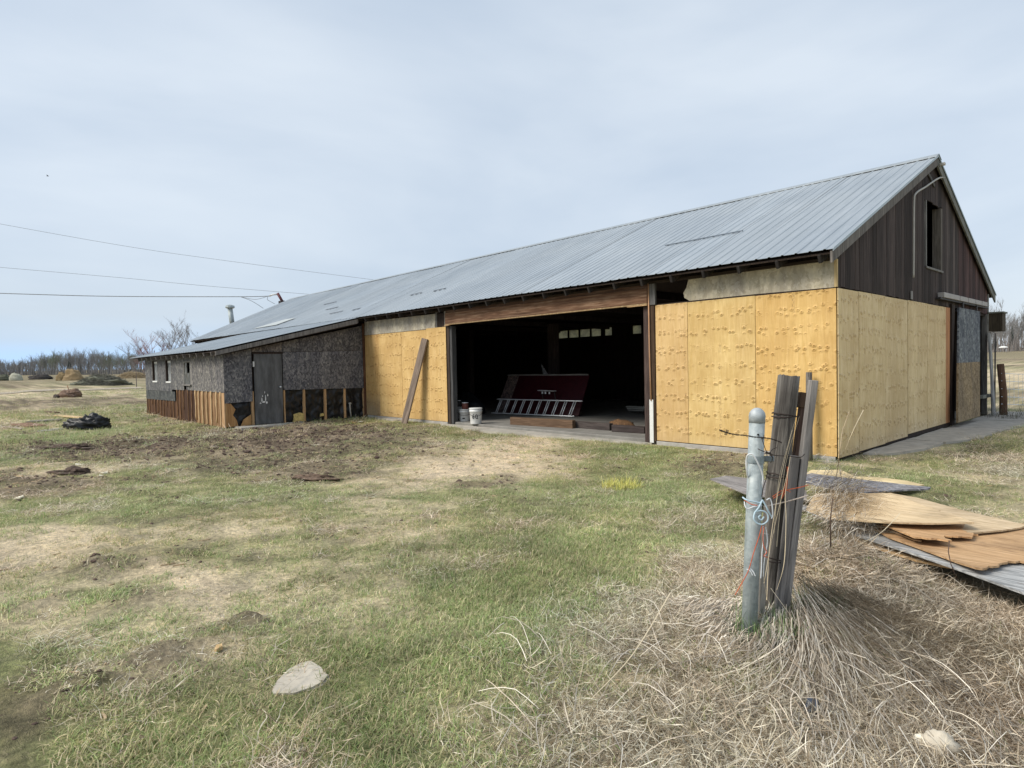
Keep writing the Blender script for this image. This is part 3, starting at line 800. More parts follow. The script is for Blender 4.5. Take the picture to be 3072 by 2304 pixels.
# --- inside: floor, back wall, posts, trusses
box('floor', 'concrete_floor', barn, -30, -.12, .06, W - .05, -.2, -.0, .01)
bw_parts = []
def wallseg(x0, x1, z0, z1): bw_parts.append((ngon_prism([(x0, W - .05, z0), (x1, W - .05, z0), (x1, W - .05, z1), (x0, W - .05, z1)], (0, -1, 0), .04)))
wins = [(-14.62, -14.07), (-14.02, -13.47), (-13.42, -12.87), (-12.82, -12.3), (-12.13, -11.75), (-10.80, -10.38), (-10.31, -9.7)]
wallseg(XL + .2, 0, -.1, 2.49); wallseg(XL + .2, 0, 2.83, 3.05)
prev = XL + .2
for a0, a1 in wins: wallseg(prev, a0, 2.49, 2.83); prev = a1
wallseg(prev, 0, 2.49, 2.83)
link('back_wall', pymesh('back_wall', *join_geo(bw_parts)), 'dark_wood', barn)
for a0, a1 in wins:
    wf = link('window', pymesh('window', *join_geo([ngon_prism([(x0, W - .07, z0), (x1, W - .07, z0), (x1, W - .07, z1), (x0, W - .07, z1)], (0, -1, 0), .03) for x0, x1, z0, z1 in
        [(a0 - .02, a0 + .02, 2.48, 2.84), (a1 - .02, a1 + .02, 2.48, 2.84), (a0 + .02, a1 - .02, 2.48, 2.51), (a0 + .02, a1 - .02, 2.81, 2.84)]])), 'dark_wood', barn)
    me = box_mesh(a1 - a0, .006, .32, 0); link('pane', me, 'dirty_glass', wf, loc=(a0, W - .05, 2.5))
for k in (0, 1, 4, 5, 6, 7, 8):
    x = -2.2 - k * 3.1
    box('barn_column', 'dark_wood', barn, x - .1, x + .1, AP - .1, AP + .1, 0, 2.75 if k else 2.75, color=(1.5, 1.6, 1.8))
for x in (-10.9, ):
    box('barn_column', 'dark_wood', barn, x, x + .34, AP + .3, AP + .5, 0, 2.75, color=(2.0, 2.1, 2.4))
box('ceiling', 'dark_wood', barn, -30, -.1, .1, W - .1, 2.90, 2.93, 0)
for k in range(11):
    x = -1.5 - k * 2.6
    box('ceiling_joist', 'dark_wood', barn, x, x + .05, .1, W - .1, 2.74, 2.895, color=(1.4, 1.5, 1.8))
# --- foundation and aprons
def slab(name, mat, parent, outline, z, th, jag=.03, n=5, **k):
    P = []
    for i in range(len(outline)):
        a_, b_ = Vector(outline[i]), Vector(outline[(i + 1) % len(outline)])
        for j in range(n):
            p = a_ + (b_ - a_) * (j / n); P.append((p.x + rnd.uniform(-jag, jag), p.y + rnd.uniform(-jag, jag), z + rnd.uniform(-.004, .004)))
    return prism(name, mat, parent, P, (0, 0, 1), th, **k)
box('foundation', 'concrete', barn, -3.1, -.02, -.03, .0, -.22, -.012, .006)
box('foundation', 'concrete', barn, -13.5, -9.44, -.03, .0, -.22, -.008, .006)
slab('broken_ledge', 'concrete', barn, [(-9.6, -.05), (-9.5, -.22), (-8.9, -.26), (-8.1, -.55), (-6.8, -.58), (-5.2, -.38), (-3.3, -.2), (-3.15, -.06)], -.045, .14, .035, 4, color=(1.1, 1.08, 1.02))
slab('broken_ledge', 'concrete', barn, [(-12.9, -.06), (-12.8, -.17), (-12.0, -.24), (-11.6, -.22), (-11.5, -.05)], -.045, .1, .02, 3, color=(1.15, 1.13, 1.08))
slab('broken_ledge', 'concrete', barn, [(-2.5, -.04), (-2.4, -.17), (-1.3, -.15), (-.05, -.2), (.03, -.03)], -.07, .1, .025, 4, color=(1.1, 1.08, 1.04))

# rock chip on ledge and path
path = empty('concrete_path', (.5, 5, -.08), kind='structure', label='cracked concrete path along the gable wall', cat='path')
for (pts) in [[(.03, .9), (.32, 1.0), (.62, 2.0), (.62, 3.1), (.03, 3.1)], [(.03, 3.13), (.65, 3.13), (.95, 4.2), (.9, 5.6), (.03, 5.5)],
              [(.03, 5.53), (.92, 5.63), (1.15, 6.9), (1.2, 8.2), (.03, 8.0)], [(.03, 8.04), (1.2, 8.24), (1.5, 9.6), (1.2, 11.2), (.03, 10.9)]]:
    slab('slab', 'concrete', path, pts, -.045 + rnd.uniform(-.012, .01), .1, .03, 4, color=(1.08, 1.04, .98))

# ================================================================== LEAN-TO
LX0, LX1, LY = -22.0, -13.6, -4.13
lt = empty('lean_to_shed', (LX1, LY, 0), label='low lean-to shed of weathered grey chipboard with its base boards exposed', cat='shed')
def lz(y): return 1.95 + (2.83 - 1.95) * (y - LY) / (0 - LY)
Z0 = -.06
# end wall (x = LX1), faces +x: chip boards cut round the door
def xpanel(pts, mat, name='chipboard_sheet', x=LX1, th=.012, color=(1, 1, 1)):
    o0 = (x, pts[0][0], pts[0][1]); return prism(name, mat, lt, [(x, y, z) for y, z in pts], (1, 0, 0), th, color=color)
xpanel([(-2.56, .86), (-.08, .82), (-.08, 1.96), (-1.3, 1.93), (-2.56, 1.91)], 'osb_weathered', color=(.95, .95, 1.02))
xpanel([(-2.56, 1.92), (-1.3, 1.94), (-.08, 1.97), (-.08, lz(-.08) - .10), (-2.56, lz(-2.56) - .10)], 'osb_weathered', x=LX1 - .004, color=(.85, .82, .82))
xpanel([(-3.40, 1.92), (-2.57, 1.92), (-2.57, lz(-2.56) - .10), (-3.40, lz(-3.4) - .10)], 'osb_weathered', x=LX1 - .003, color=(1.1, .98, .9))
xpanel([(-4.13, .57), (-3.41, .59), (-3.41, lz(-3.4) - .10), (-4.13, lz(-4.13) - .10)], 'osb_weathered', color=(1.05, 1.05, 1.1))
# posts, plastic and studs of the end wall foot
for y, wd in [(-2.56, .05), (-2.0, .07), (-1.36, .07), (-.74, .07), (-.10, .06), (-3.44, .07), (-4.12, .06)]:
    box('stud', 'tan_wood', lt, LX1 - .08, LX1 - .015, y, y + wd, Z0, .86, color=(1.0, .9, .8))
def plastic_sheet(y0, y1, z0, z1, seed, pts=None):
    n = 22; V = []; F = []
    for a in range(n + 1):
        for c_ in range(n + 1):
            y = y0 + (y1 - y0) * a / n; z = z0 + (z1 - z0) * c_ / n
            d = (float(fnoise(y * 1.0 + seed * 3, z * .7, .13, 3)) - .5) * .16 + (float(vnoise(y + z * .5 + seed, z, .07)) - .5) * .04
            V.append((LX1 - .07 + d * .8 + .01, y, z))
    for a in range(n):
        for c_ in range(n):
            i = a * (n + 1) + c_; F.append((i, i + n + 1, i + n + 2, i + 1))
    return link('black_sheeting', pymesh('plastic', V, F, True), 'black_plastic', lt)
for j, (y0, y1) in enumerate([(-2.52, -2.0), (-1.94, -1.36), (-1.30, -.74), (-.68, -.10)]): plastic_sheet(y0, y1, Z0, .86, j)
plastic_sheet(-4.06, -3.45, Z0, .6, 9)
xpanel([(-4.10, .56), (-3.98, .56), (-3.86, .40), (-3.93, .25), (-3.84, .12), (-3.80, -.05), (-4.10, -.05)], 'tan_wood', name='plywood_scrap', x=LX1 - .012, color=(.85, .68, .5))
xpanel([(-3.74, -.05), (-3.66, .12), (-3.46, .24), (-3.46, -.05)], 'tan_wood', name='plywood_scrap', x=LX1 - .012, color=(.9, .75, .55))
o = xpanel([(-2.30, Z0), (-2.28, .16), (-2.10, .20), (-1.99, .16), (-1.99, Z0)], 'insulation', name='insulation_scrap', x=LX1 - .0, th=.08)
o = xpanel([(-1.5, .05), (-1.48, .13), (-1.40, .14), (-1.38, .06)], 'insulation', name='insulation_scrap', x=LX1 - .0, th=.05)
tube('drain_pipe', 'pvc_pale', lt, [(LX1 - .01, -.52, Z0), (LX1 - .01, -.55, .28), (LX1 - .01, -.55, .36)], .022, 8)
tube('drain_pipe', 'pvc_pale', lt, [(LX1 - .01, -.58, .37), (LX1 - .01, -.51, .37)], .03, 8)
# end door
dr = box('door', 'door_dark', lt, LX1 + .002, LX1 + .04, -3.36, -2.60, -.04, 1.86, color=(1, 1, 1))
box('door_lintel', 'dark_wood', lt, LX1 + .002, LX1 + .05, -3.40, -2.57, 1.86, 1.905)
V, F = tube_geo([(0, 0, 0), (.04, 0, 0), (.045, 0, 0), (.07, 0, 0)], [.012, .012, .028, .02], 10)
link('door_knob', pymesh('knob', V, F, True), 'aluminium', dr, loc=(LX1 + .04, -2.68, .95))
box('hinge', 'white_paint', dr, LX1 + .002, LX1 + .055, -3.385, -3.355, 1.52, 1.66, 0)
for (y, z, sy, sz) in [(-3.18, .62, .03, .10), (-3.13, .56, .10, .04), (-3.08, .66, .03, .16), (-3.05, .54, .05, .06), (-3.22, .53, .05, .03), (-3.02, .74, .03, .06), (-3.1, .82, .015, .06), (-3.16, .72, .02, .05)]:
    prism('paint_splash', 'white_paint', dr, [(LX1 + .042, y - sy / 2, z - sz * .3), (LX1 + .042, y, z - sz * .6), (LX1 + .042, y + sy / 2, z - sz * .2), (LX1 + .042, y + sy * .3, z + sz * .4), (LX1 + .042, y - sy * .2, z + sz * .6)], (1, 0, 0), .0015)
slab('door_step', 'concrete', lt, [(LX1 + .06, -3.9), (LX1 + .5, -3.9), (LX1 + .55, -3.2), (LX1 + .45, -2.2), (LX1 + .05, -2.1)], -.05, .1, .03, 4, color=(1.1, 1.1, 1.08))
# reddish corner board where the shed meets the barn
box('corner_board', 'rust_board', lt, LX1 - .02, LX1 + .03, -.075, -.02, Z0, lz(0) - .05, color=(.5, .4, .4))
# long front wall (y = LY), faces -y
def ypanel(pts, mat, name='chipboard_sheet', y=LY, th=.012, color=(1, 1, 1)):
    return prism(name, mat, lt, [(x, y, z) for x, z in pts], (0, -1, 0), th, color=color)
wz = 1.82; wins_l = [(-21.0, -20.28, 1.08), (-19.28, -18.6, 1.07)]
colr_l = (.95, .97, 1.0)
ypanel([(-21.98, .80), (-21.98, 1.93), (-21.0, 1.93), (-21.0, .80)], 'osb_weathered', color=colr_l)
ypanel([(-20.28, .80), (-20.28, 1.93), (-19.28, 1.93), (-19.28, .80)], 'osb_weathered', color=colr_l)
ypanel([(-18.6, .86), (-18.6, 1.93), (-17.25, 1.93), (-17.25, .86)], 'osb_weathered', color=(1.05, 1.05, 1.05))
for a0, a1, zz in wins_l:
    ypanel([(a0, .80), (a0, zz), (a1, zz), (a1, .80)], 'osb_weathered', color=colr_l)
    ypanel([(a0, wz), (a0, 1.93), (a1, 1.93), (a1, wz)], 'osb_weathered', color=colr_l)
ypanel([(-21.98, .48), (-21.98, .79), (-20.0, .79), (-20.0, .49)], 'osb_weathered', color=(.6, .65, .65))
ypanel([(-19.99, .49), (-19.99, .79), (-18.25, .80), (-18.25, .50)], 'osb_weathered', color=(.65, .7, .7))
ypanel([(-17.25, 1.73), (-17.25, 1.93), (-16.5, 1.93), (-16.5, 1.73)], 'osb_weathered', color=colr_l)
ypanel([(-16.5, .87), (-16.5, 1.93), (-13.62, 1.95), (-13.62, .85)], 'osb_weathered', color=(1.15, 1.12, 1.1))
ypanel([(-17.0, .87), (-17.0, 1.00), (-16.5, 1.00), (-16.5, .87)], 'osb_weathered', color=(1, 1, 1))
# windows
for a0, a1, zz in wins_l:
    wf = link('window', pymesh('window', *join_geo([ngon_prism([(x0, LY - .0, z0), (x1, LY - .0, z0), (x1, LY - .0, z1), (x0, LY - .0, z1)], (0, -1, 0), .10) for x0, x1, z0, z1 in
        [(a0, a0 + .07, zz, wz), (a1 - .03, a1, zz, wz), (a0 + .07, a1 - .03, wz - .03, wz)]])), 'dark_wood', lt)
    box('sill', 'white_paint', wf, a0 + .07, a1 - .03, LY - .02, LY + .08, zz, zz + .05, .003)
    box('sash', 'white_paint', wf, a0 + .07, a1 - .03, LY + .05, LY + .08, wz - .10, wz - .03, .003)
    box('pane', 'window_glass', wf, a0 + .07, a1 - .03, LY + .06, LY + .068, zz + .05, wz - .10, 0)
wf = link('window', pymesh('window', *join_geo([ngon_prism([(x0, LY, z0), (x1, LY, z0), (x1, LY, z1), (x0, LY, z1)], (0, -1, 0), .10) for x0, x1, z0, z1 in
    [(-17.25, -17.20, 1.04, 1.73), (-16.55, -16.5, 1.04, 1.73), (-17.2, -16.55, 1.70, 1.73)]])), 'grey_wood', lt)
box('sill', 'grey_wood', wf, -17.3, -16.45, LY - .05, LY + .06, 1.0, 1.04)
V = []; F = []; n = 12
for a in range(n + 1):
    for c_ in range(n + 1):
        u_, v_ = a / n, c_ / n
        V.append((-17.2 + .65 * u_, LY + .01 + (float(vnoise(u_ * 5 + v_ * 2, v_, .4)) - .5) * .06, 1.04 + .68 * v_))
for a in range(n):
    for c_ in range(n):
        if not (c_ / n > .45 and .25 + .3 * (1 - c_ / n) < a / n < .8): i = a * (n + 1) + c_; F.append((i, i + n + 1, i + n + 2, i + 1))
link('torn_film', pymesh('film', V, F, True), 'plastic_film', wf)
# exposed boards and laths below
xb = -21.97
while xb < -13.70:
    wd = rnd.uniform(.17, .23); x1 = min(xb + wd, -13.66)
    zt = .50 if xb < -18.3 else .88
    dark = xb < -16.2
    tn = rnd.uniform(.75, 1.15); 
    if -17.4 < xb < -16.3: c_ = (.30, .26, .3)
    elif dark: c_ = (.42 * tn, .36 * tn, .36 * tn)
    else: c_ = (1.35 * tn, 1.35 * tn, 1.3 * tn)
    box('wall_board', 'rust_board', lt, xb + .004, x1 - .004, LY + .02 + rnd.uniform(0, .008), LY + .045, Z0 - .1, zt, color=c_)
    xb = x1
xb = -21.90
while xb < -13.85:
    zt = .49 if xb < -18.3 else .87
    pale = xb > -16.2
    z0 = Z0 - .08 if rnd.random() > .25 else rnd.uniform(.0, .3)
    pts = []
    for i in range(8):
        pts.append((xb + rnd.uniform(-.012, .012), LY + .004 + rnd.uniform(-.004, .004), z0 + (zt - z0) * i / 7))
    rad = [rnd.uniform(.018, .034) if pale else rnd.uniform(.010, .017) for _ in pts]
    tube('lath', 'tan_wood', lt, pts, rad, 6, color=(1.35, 1.35, 1.3) if pale else (.62, .5, .45))
    xb += rnd.uniform(.28, .46) if pale else rnd.uniform(.32, .48)
box('end_board', 'tan_wood', lt, -13.82, -13.62, LY - .012, LY + .015, Z0 - .1, .84, color=(1.15, 1.05, .98))
box('sill_plank', 'tan_wood', lt, -22.0, -18.0, LY - .05, LY - .01, -.10, -.04, color=(.6, .6, .6))
# other sides so that it is a closed shed
box('end_wall', 'dark_wood', lt, LX0 - .02, LX0 + .03, LY + .05, .0, Z0, 1.95)
prism('end_wall_top', 'dark_wood', lt, [(LX0 + .0, LY + .02, 1.9), (LX0 + .0, 0, 1.9), (LX0 + .0, 0, 2.7), ], (1, 0, 0), .03)
box('inner_lining', 'dark_wood', lt, LX1 - .16, LX1 - .12, LY + .1, -.05, Z0, 2.0)
box('inner_lining', 'dark_wood', lt, LX0 + .05, -13.8, LY + .2, LY + .22, Z0, 1.9)
# roof of the lean-to
R0 = Vector((LX1 + .30, LY - .30, 1.96)); R1z = EZ - .03; ry1 = EY + .03
RW = LX1 + .30 - (LX0 - .55)
la = math.atan2(R1z - 1.96, ry1 - (LY - .30)); ll = math.hypot(R1z - 1.96, ry1 - (LY - .30))
lroof = prism('roof', 'dark_wood', lt, [(LX0 - .5, LY - .27, 1.925), (LX1 + .27, LY - .27, 1.925), (LX1 + .27, ry1, R1z - .04), (LX0 - .5, ry1, R1z - .04 - .12)], (0, 0, 1), .02)
ls_me = ribbed(.8, ll + .05, 4); ls_me.materials.append(MATS['roof_steel'])
nl = int(math.ceil(RW / .8))
for k in range(nl):
    x = LX1 + .30 - (k + 1) * .8; drop = .10 * (k / nl)
    tn = rnd.uniform(.92, 1.1)
    link('metal_sheet', ls_me, None, lroof, loc=(x, LY - .30 - rnd.uniform(0, .03), 1.97 - drop * .2), rot=(la - drop * .018, 0, 0), color=(tn, tn, tn))
prism('rake_board', 'grey_wood', lt, [(LX1 + .29, LY - .28, 1.93), (LX1 + .29, ry1, R1z - .03), (LX1 + .29, ry1, R1z - .16), (LX1 + .29, LY - .28, 1.82)], (1, 0, 0), .035, color=(.85, .83, .82))
prism('rake_soffit', 'dark_wood', lt, [(LX1 + .25, LY - .25, 1.83), (LX1 + .25, ry1, R1z - .17), (LX1 + .01, ry1, R1z - .17), (LX1 + .01, LY - .25, 1.83)], (0, 0, 1), .02)
rt_me = box_mesh(.045, .30, .10, .003); rt_me.materials.append(MATS['grey_wood'])
for k in range(14):
    link('rafter_tail', rt_me, None, lt, loc=(LX1 - .1 - k * .62, LY - .27, 1.815), rot=(la, 0, 0), color=(.8, .78, .78))
box('eave_board', 'dark_wood', lt, LX0 - .35, LX1 - 1.2, LY - .02, LY + .02, 1.93, 2.0)

# ================================================================== THINGS AT THE ROOF
vt = empty('chimney_vent', (-30.9, 1.9, 3.8), label='galvanised stove pipe with a rain cap at the far end of the roof', cat='chimney')
c = at_d(692, 945, 33.3)
base = at_d(697, 975, 33.3); top = at_d(690, 925, 33.3)
tube('pipe', 'galvanised', vt, [base - (top - base) * .3, top], .125, 14)
capc = at_d(690, 924, 33.3)
V, F = tube_geo([capc + Vector((0, 0, -.03)), capc + Vector((0, 0, .02)), capc + Vector((0, 0, .12)), capc + Vector((0, 0, .18))], [.15, .24, .22, .06], 14)
link('rain_cap', pymesh('cap', V, F), 'galvanised', vt)
vt.location = base; 
for ch in vt.children: ch.matrix_parent_inverse = Matrix.Translation(-base)
ms = empty('service_mast', (-31, 4.7, 5.2), label='short maroon service mast leaning on the ridge with wires attached', cat='mast')
mb0 = at_d(848, 906, 35.3); mb1 = at_d(833, 880, 35.3)
ms.location = mb0
tube('pole', 'maroon_pipe', ms, [mb0 - (mb1 - mb0) * .2, mb1], .075, 10)
ins = at_d(818, 884, 35.3)
tube('wire_holder', 'white_paint', ms, [mb1 - Vector((0, 0, .05)), ins, at_d(808, 888, 35.3)], .045, 8)
box('base_boot', 'dark_metal', ms, mb0.x - .35, mb0.x + .05, mb0.y - .1, mb0.y + .1, mb0.z - .12, mb0.z + .08)
def wire(name, pts, r, label, grp='overhead wires left of the roof', parent=None):
    V, F = tube_geo(curve_pts(pts, 6), r, 5, False)
    return link(name, pymesh(name, V, F, True), 'wire_line', None, label=label, cat='power line', group=grp)
wire('power_line', [at_d(-200, 635, 40), at_d(350, 734, 43), at_d(700, 785, 45), at_d(1150, 843, 48)], .011, 'topmost thin wire crossing the sky at left above the roof')
wire('power_line', [at_d(-200, 785, 40), at_d(350, 832, 42), at_d(600, 856, 43), at_d(930, 883, 45)], .011, 'middle thin wire crossing the sky at left')
wire('power_line', [at_d(-200, 873, 34), at_d(100, 883, 34.5), at_d(350, 889, 35), at_d(720, 890, 35.3), at_d(810, 888, 35.3)], .022, 'lowest and thickest wire, running to the service mast on the ridge')
wire('service_cable', [at_d(720, 890, 35.2), at_d(765, 898, 35.2), at_d(800, 890, 35.2), at_d(812, 885, 35.2)], .013, 'slack looped cable hanging beside the service mast', 'loose cables at the mast')
wire('service_cable', [at_d(720, 890, 35.1), at_d(755, 903, 35.1), at_d(790, 925, 35.3)], .013, 'cable dropping from the lowest wire to the far roof edge', 'loose cables at the mast')
wire('service_cable', [at_d(805, 887, 35.1), at_d(802, 898, 35.1), at_d(812, 905, 35.1), at_d(825, 912, 35.1)], .013, 'short cable drooping from the mast insulator to the roof', 'loose cables at the mast')
# bird
bp = at_d(143, 528, 60)
bv = empty('bird', bp, label='tiny dark bird flying in the sky at upper left', cat='bird')
V, F = tube_geo([bp + RT * -.12, bp + RT * -.05, bp + RT * .05, bp + RT * .12], [.01, .035, .03, .01], 6); link('body', pymesh('body', V, F, True), 'bird_dark', bv)
for s in (-1, 1):
    link('wing', pymesh('wing', [bp + FW * 0.02, bp + RT * .07, bp + RT * .02 + UP * .10 * 1 + FW * .16 * s, bp - RT * .03 + UP * .05 + FW * .1 * s], [(0, 1, 2, 3)]), 'bird_dark', bv)

# ================================================================== INSIDE THE OPENING
ldr = empty('ladder', (-9, 2.5, 0), label='aluminium extension ladder lying on edge against the red panel', cat='ladder')
A0, A1 = Vector((-10.42, 2.35, .03)), Vector((-7.62, 2.80, .03)); dirl = (A1 - A0).normalized()
upv = Vector((.0, .0, 1)) * .40 + Vector((-dirl.y, dirl.x, 0)) * .14
sk = dirl * .10
for off, tag_ in ((Vector((0, 0, 0)), 0), (Vector((-.02, -.035, .0)), 1)):
    beam('rail', 'aluminium', ldr, A0 + off, A1 + off, .025, .035, upv)
    beam('rail', 'aluminium', ldr, A0 + upv + sk + off, A1 + upv + sk + off + dirl * (.12 if tag_ else 0), .025, .035, upv)
    for k in range(10):
        p = A0 + (A1 - A0) * ((k + .35 + .38 * tag_) / 10) + off
        tube('rung', 'aluminium', ldr, [p, p + upv + sk], .014, 8)
rp = empty('red_panel', (-9, 3, 0), label='dark red wooden panel leaning behind the ladder', cat='panel')
P0, P1, P2, P3 = Vector((-10.75, 2.75, .02)), Vector((-7.70, 3.05, .02)), Vector((-7.72, 3.55, 1.10)), Vector((-10.75, 3.30, 1.10))
nn_ = (P1 - P0).cross(P3 - P0).normalized(); nn_ = nn_ if nn_.y < 0 else -nn_
prism('board', 'red_panel', rp, [mixv(P0, P1, .15), P1, P2, mixv(P3, P2, .15)], nn_, .03)
prism('edge_strip', 'osb_weathered', rp, [P0, mixv(P0, P1, .145), mixv(P3, P2, .145), P3], nn_, .03, color=(1.0, .75, .7))
beam('top_rail', 'grey_wood', rp, P3 + Vector((0, -.03, .02)), P2 + Vector((0, -.03, .02)), .04, .03, (0, 0, 1))
br = empty('bracket_shelf', (-8.9, 2.9, .6), label='small metal shelf bracket fixed on the red panel', cat='bracket')
q0 = on_y(1617, 1171, 2.95); q1 = on_y(1664, 1173, 2.95)
beam('shelf', 'aluminium', br, q0, q1, .14, .02, (0, 1, 0))
for f in (.1, .9):
    p = q0 + (q1 - q0) * f; beam('leg', 'dark_metal', br, p + Vector((0, .05, -.02)), p + Vector((0, .12, -.34)), .03, .03)
for f in (.25, .45, .7):
    p = q0 + (q1 - q0) * f; V, F = tube_geo([p + Vector((0, -.02, -.03)), p + Vector((0, -.02, -.09))], .022, 8); link('hook', pymesh('hook', V, F), 'aluminium', br)
o = prism('cardboard_sheet', 'osb_grey_scrap', None, [on_y(1622, 1088, 3.6), on_y(1630, 1128, 3.55), on_y(1646, 1127, 3.55)], (0, -1, .1), .01, color=(.7, .7, .75))
tag(o, 'grey triangular sheet sticking up behind the red panel', 'sheet')
lm = beam('timber_beam', 'brown_wood', None, on_z(1535, 1262, .09), on_z(1722, 1273, .09), .18, .12, (0, 0, 1), label='long brown squared timber lying on the barn floor before the ladder', cat='timber')
lm2 = beam('timber_beam', 'dark_wood', None, on_z(1718, 1272, .075), on_z(1834, 1281, .075), .15, .12, (0, 0, 1), label='blackened timber lying end to end with the brown one', cat='timber', color=(1.6, 1.8, 2.0))
lm3 = beam('timber_beam', 'dark_wood', None, on_z(1838, 1284, .075), on_z(1936, 1290, .07), .14, .10, (0, 0, 1), label='short dark timber with a tan end beside the right door post', cat='timber', color=(1.4, 1.5, 1.7))
def plump(name, mat, px, py, wpx, hpx, seed, res=30, rough=.35, deep=.6, **k):
    c = gp(px, py); d = (c - CAM).dot(FW); r_ = wpx * .5 * d / FPX
    return lump(name, mat, c, r_, r_ * deep, hpx * d / FPX, seed, res, rough, yaw=math.atan2(RT.y, RT.x), **k)
def lump(name, mat, c, rx, ry, rz, seed, res=18, rough=.35, yaw=0, color=None, cut=True, **k):
    V = []; F = []; n = res; m_ = res // 2
    ii, jj = np.meshgrid(np.arange(m_ + 1), np.arange(n), indexing='ij'); ph = (math.pi / 2 if cut else math.pi) * ii / m_; th = 2 * math.pi * jj / n
    dx_, dy_, dz_ = np.cos(th) * np.sin(ph), np.sin(th) * np.sin(ph), np.cos(ph)
    rr = 1 + rough * ((fnoise(dx_ * 1.3 + seed, dy_ * 1.3 + dz_ * 2, .8, 3) - .5) * 2 + (fnoise(dx_ * 1.3 - seed, dy_ * 1.3 + dz_, .16, 3) - .5) * .9)
    x_, y_, z_ = dx_ * rx * rr, dy_ * ry * rr, dz_ * rz * rr
    if cut: z_[-1] = -.06
    cy_, sy_ = math.cos(yaw), math.sin(yaw)
    V = np.stack([x_ * cy_ - y_ * sy_, x_ * sy_ + y_ * cy_, z_], -1).reshape(-1, 3).tolist()
    for i in range(m_):
        for j in range(n):
            F.append((i * n + j, (i + 1) * n + j, (i + 1) * n + (j + 1) % n, i * n + (j + 1) % n))
    if cut: F.append(tuple(m_ * n + j for j in range(n))[::-1])
    return link(name, pymesh(name, V, F, True), mat, None, loc=c, color=color, **k)
tp = on_z(1862, 1279, .0)
lump('earth_heap', 'brown_wood', tp + Vector((0, 0, .0)), .34, .14, .15, 3, label='rounded brown slab end lying between the dark timbers', cat='wood', color=(.95, .85, .7))
# buckets
def bucket(px, py, r, h, label, z=0.0, marks=None, mat='bucket_plastic', color=(1, 1, 1)):
    c = on_z(px, py, z)
    b = empty('bucket', c, label=label, cat='bucket', group='pails at the left door post')
    V, F = tube_geo([c, c + Vector((0, 0, .01)), c + Vector((0, 0, h * .8)), c + Vector((0, 0, h * .82)), c + Vector((0, 0, h * .88)), c + Vector((0, 0, h * .89)), c + Vector((0, 0, h))],
                    [r * .86, r * .88, r * .97, r * 1.05, r * 1.05, r * .99, r * 1.0], 28)
    link('body', pymesh('body', V, F, True), mat, b, color=color)
    V, F = tube_geo([c + Vector((0, 0, h + .0005)), c + Vector((0, 0, h + .012)), c + Vector((0, 0, h + .02))], [r * 1.07, r * 1.07, r * .98], 28)
    link('lid', pymesh('lid', V, F, True), mat, b, color=color)
    side = Vector((RT.x, RT.y, 0)).normalized(); fr = Vector((-FW.x, -FW.y, 0)).normalized()
    pts = [c + side * (math.cos(a_) * r * 1.08) + fr * (math.sin(a_) * r * .9 + .01) + Vector((0, 0, h * .80 - math.sin(a_) * h * .28)) for a_ in [math.pi * i / 12 for i in range(13)]]
    tube('handle', 'dark_metal', b, pts, .004, 5)
    if marks:
        for pts2 in marks:
            P = []
            for (u_, v_) in pts2:
                a_ = u_; rr = r * .945 + .004
                P.append(c + side * (math.sin(a_) * rr) + fr * (math.cos(a_) * rr) + Vector((0, 0, v_ * h)))
            tube('lettering', 'black_ink', b, P, .008, 5)
    return b
six = [(-.28, .66), (-.42, .60), (-.50, .50), (-.49, .40), (-.38, .36), (-.27, .42), (-.27, .50), (-.36, .53), (-.47, .48)]
zero = [(.16 + .17 * math.sin(t_ / 12 * 2 * math.pi), .50 + .13 * math.cos(t_ / 12 * 2 * math.pi)) for t_ in range(13)]
bucket(1428, 1271, .155, .37, 'white pail with a lid and hand written 60 on its front', marks=[six, zero, [(.30, .38), (.42, .34)]])
bucket(1394, 1263, .155, .29, 'shorter white pail with a torn dark label, left of the pail marked 60', marks=[[(-.3, .30), (.1, .30)], [(-.3, .25), (.1, .25)], [(-.25, .275), (.05, .275)]], color=(.85, .85, .85))
bucket(1378, 1255, .15, .30, 'greyish pail half hidden behind the others at the door post', color=(.6, .6, .6))
def can(px, py, z, r, h, mat, label):
    c = on_z(px, py, z); b = empty('can', c, label=label, cat='can')
    V, F = tube_geo([c, c + Vector((0, 0, h * .93))], r, 16); link('body', pymesh('body', V, F, True), mat, b)
    V, F = tube_geo([c + Vector((0, 0, h * .93)), c + Vector((0, 0, h))], [r * 1.04, r * 1.02], 16); link('rim', pymesh('rim', V, F), 'aluminium', b)
tc_ = on_z(1394, 1263, 0)
def can_at(c, r, h, mat, label):
    b = empty('can', c, label=label, cat='can')
    V, F = tube_geo([c, c + Vector((0, 0, h * .93))], r, 16); link('body', pymesh('body', V, F, True), mat, b)
    V, F = tube_geo([c + Vector((0, 0, h * .931)), c + Vector((0, 0, h))], [r * 1.04, r * 1.02], 16); link('rim', pymesh('rim', V, F), 'aluminium', b)
can_at(tc_ + Vector((.03, 0, .312)), .085, .17, 'rust_red', 'small rusty red paint can standing on the shorter pail')
c2 = on_z(1378, 1255, 0); can_at(c2 + Vector((0, 0, .322)), .06, .17, 'dark_metal', 'small dark can standing on the greyish pail by the post')
lump('canvas_heap', 'cloth_dark', on_z(1408, 1240, 0), .55, .35, .58, 5, label='dark heap of canvas in the shadow behind the pails', cat='canvas')
lump('plank_stack', 'grey_wood', on_z(1925, 1235, 0), .5, .1, .01, 4, label='low scrap at the far right on the barn floor', cat='scrap')
ps = empty('lumber_stack', on_y(1910, 1225, 4.5), label='pale planks stacked on the floor deep inside at the right', cat='lumber')
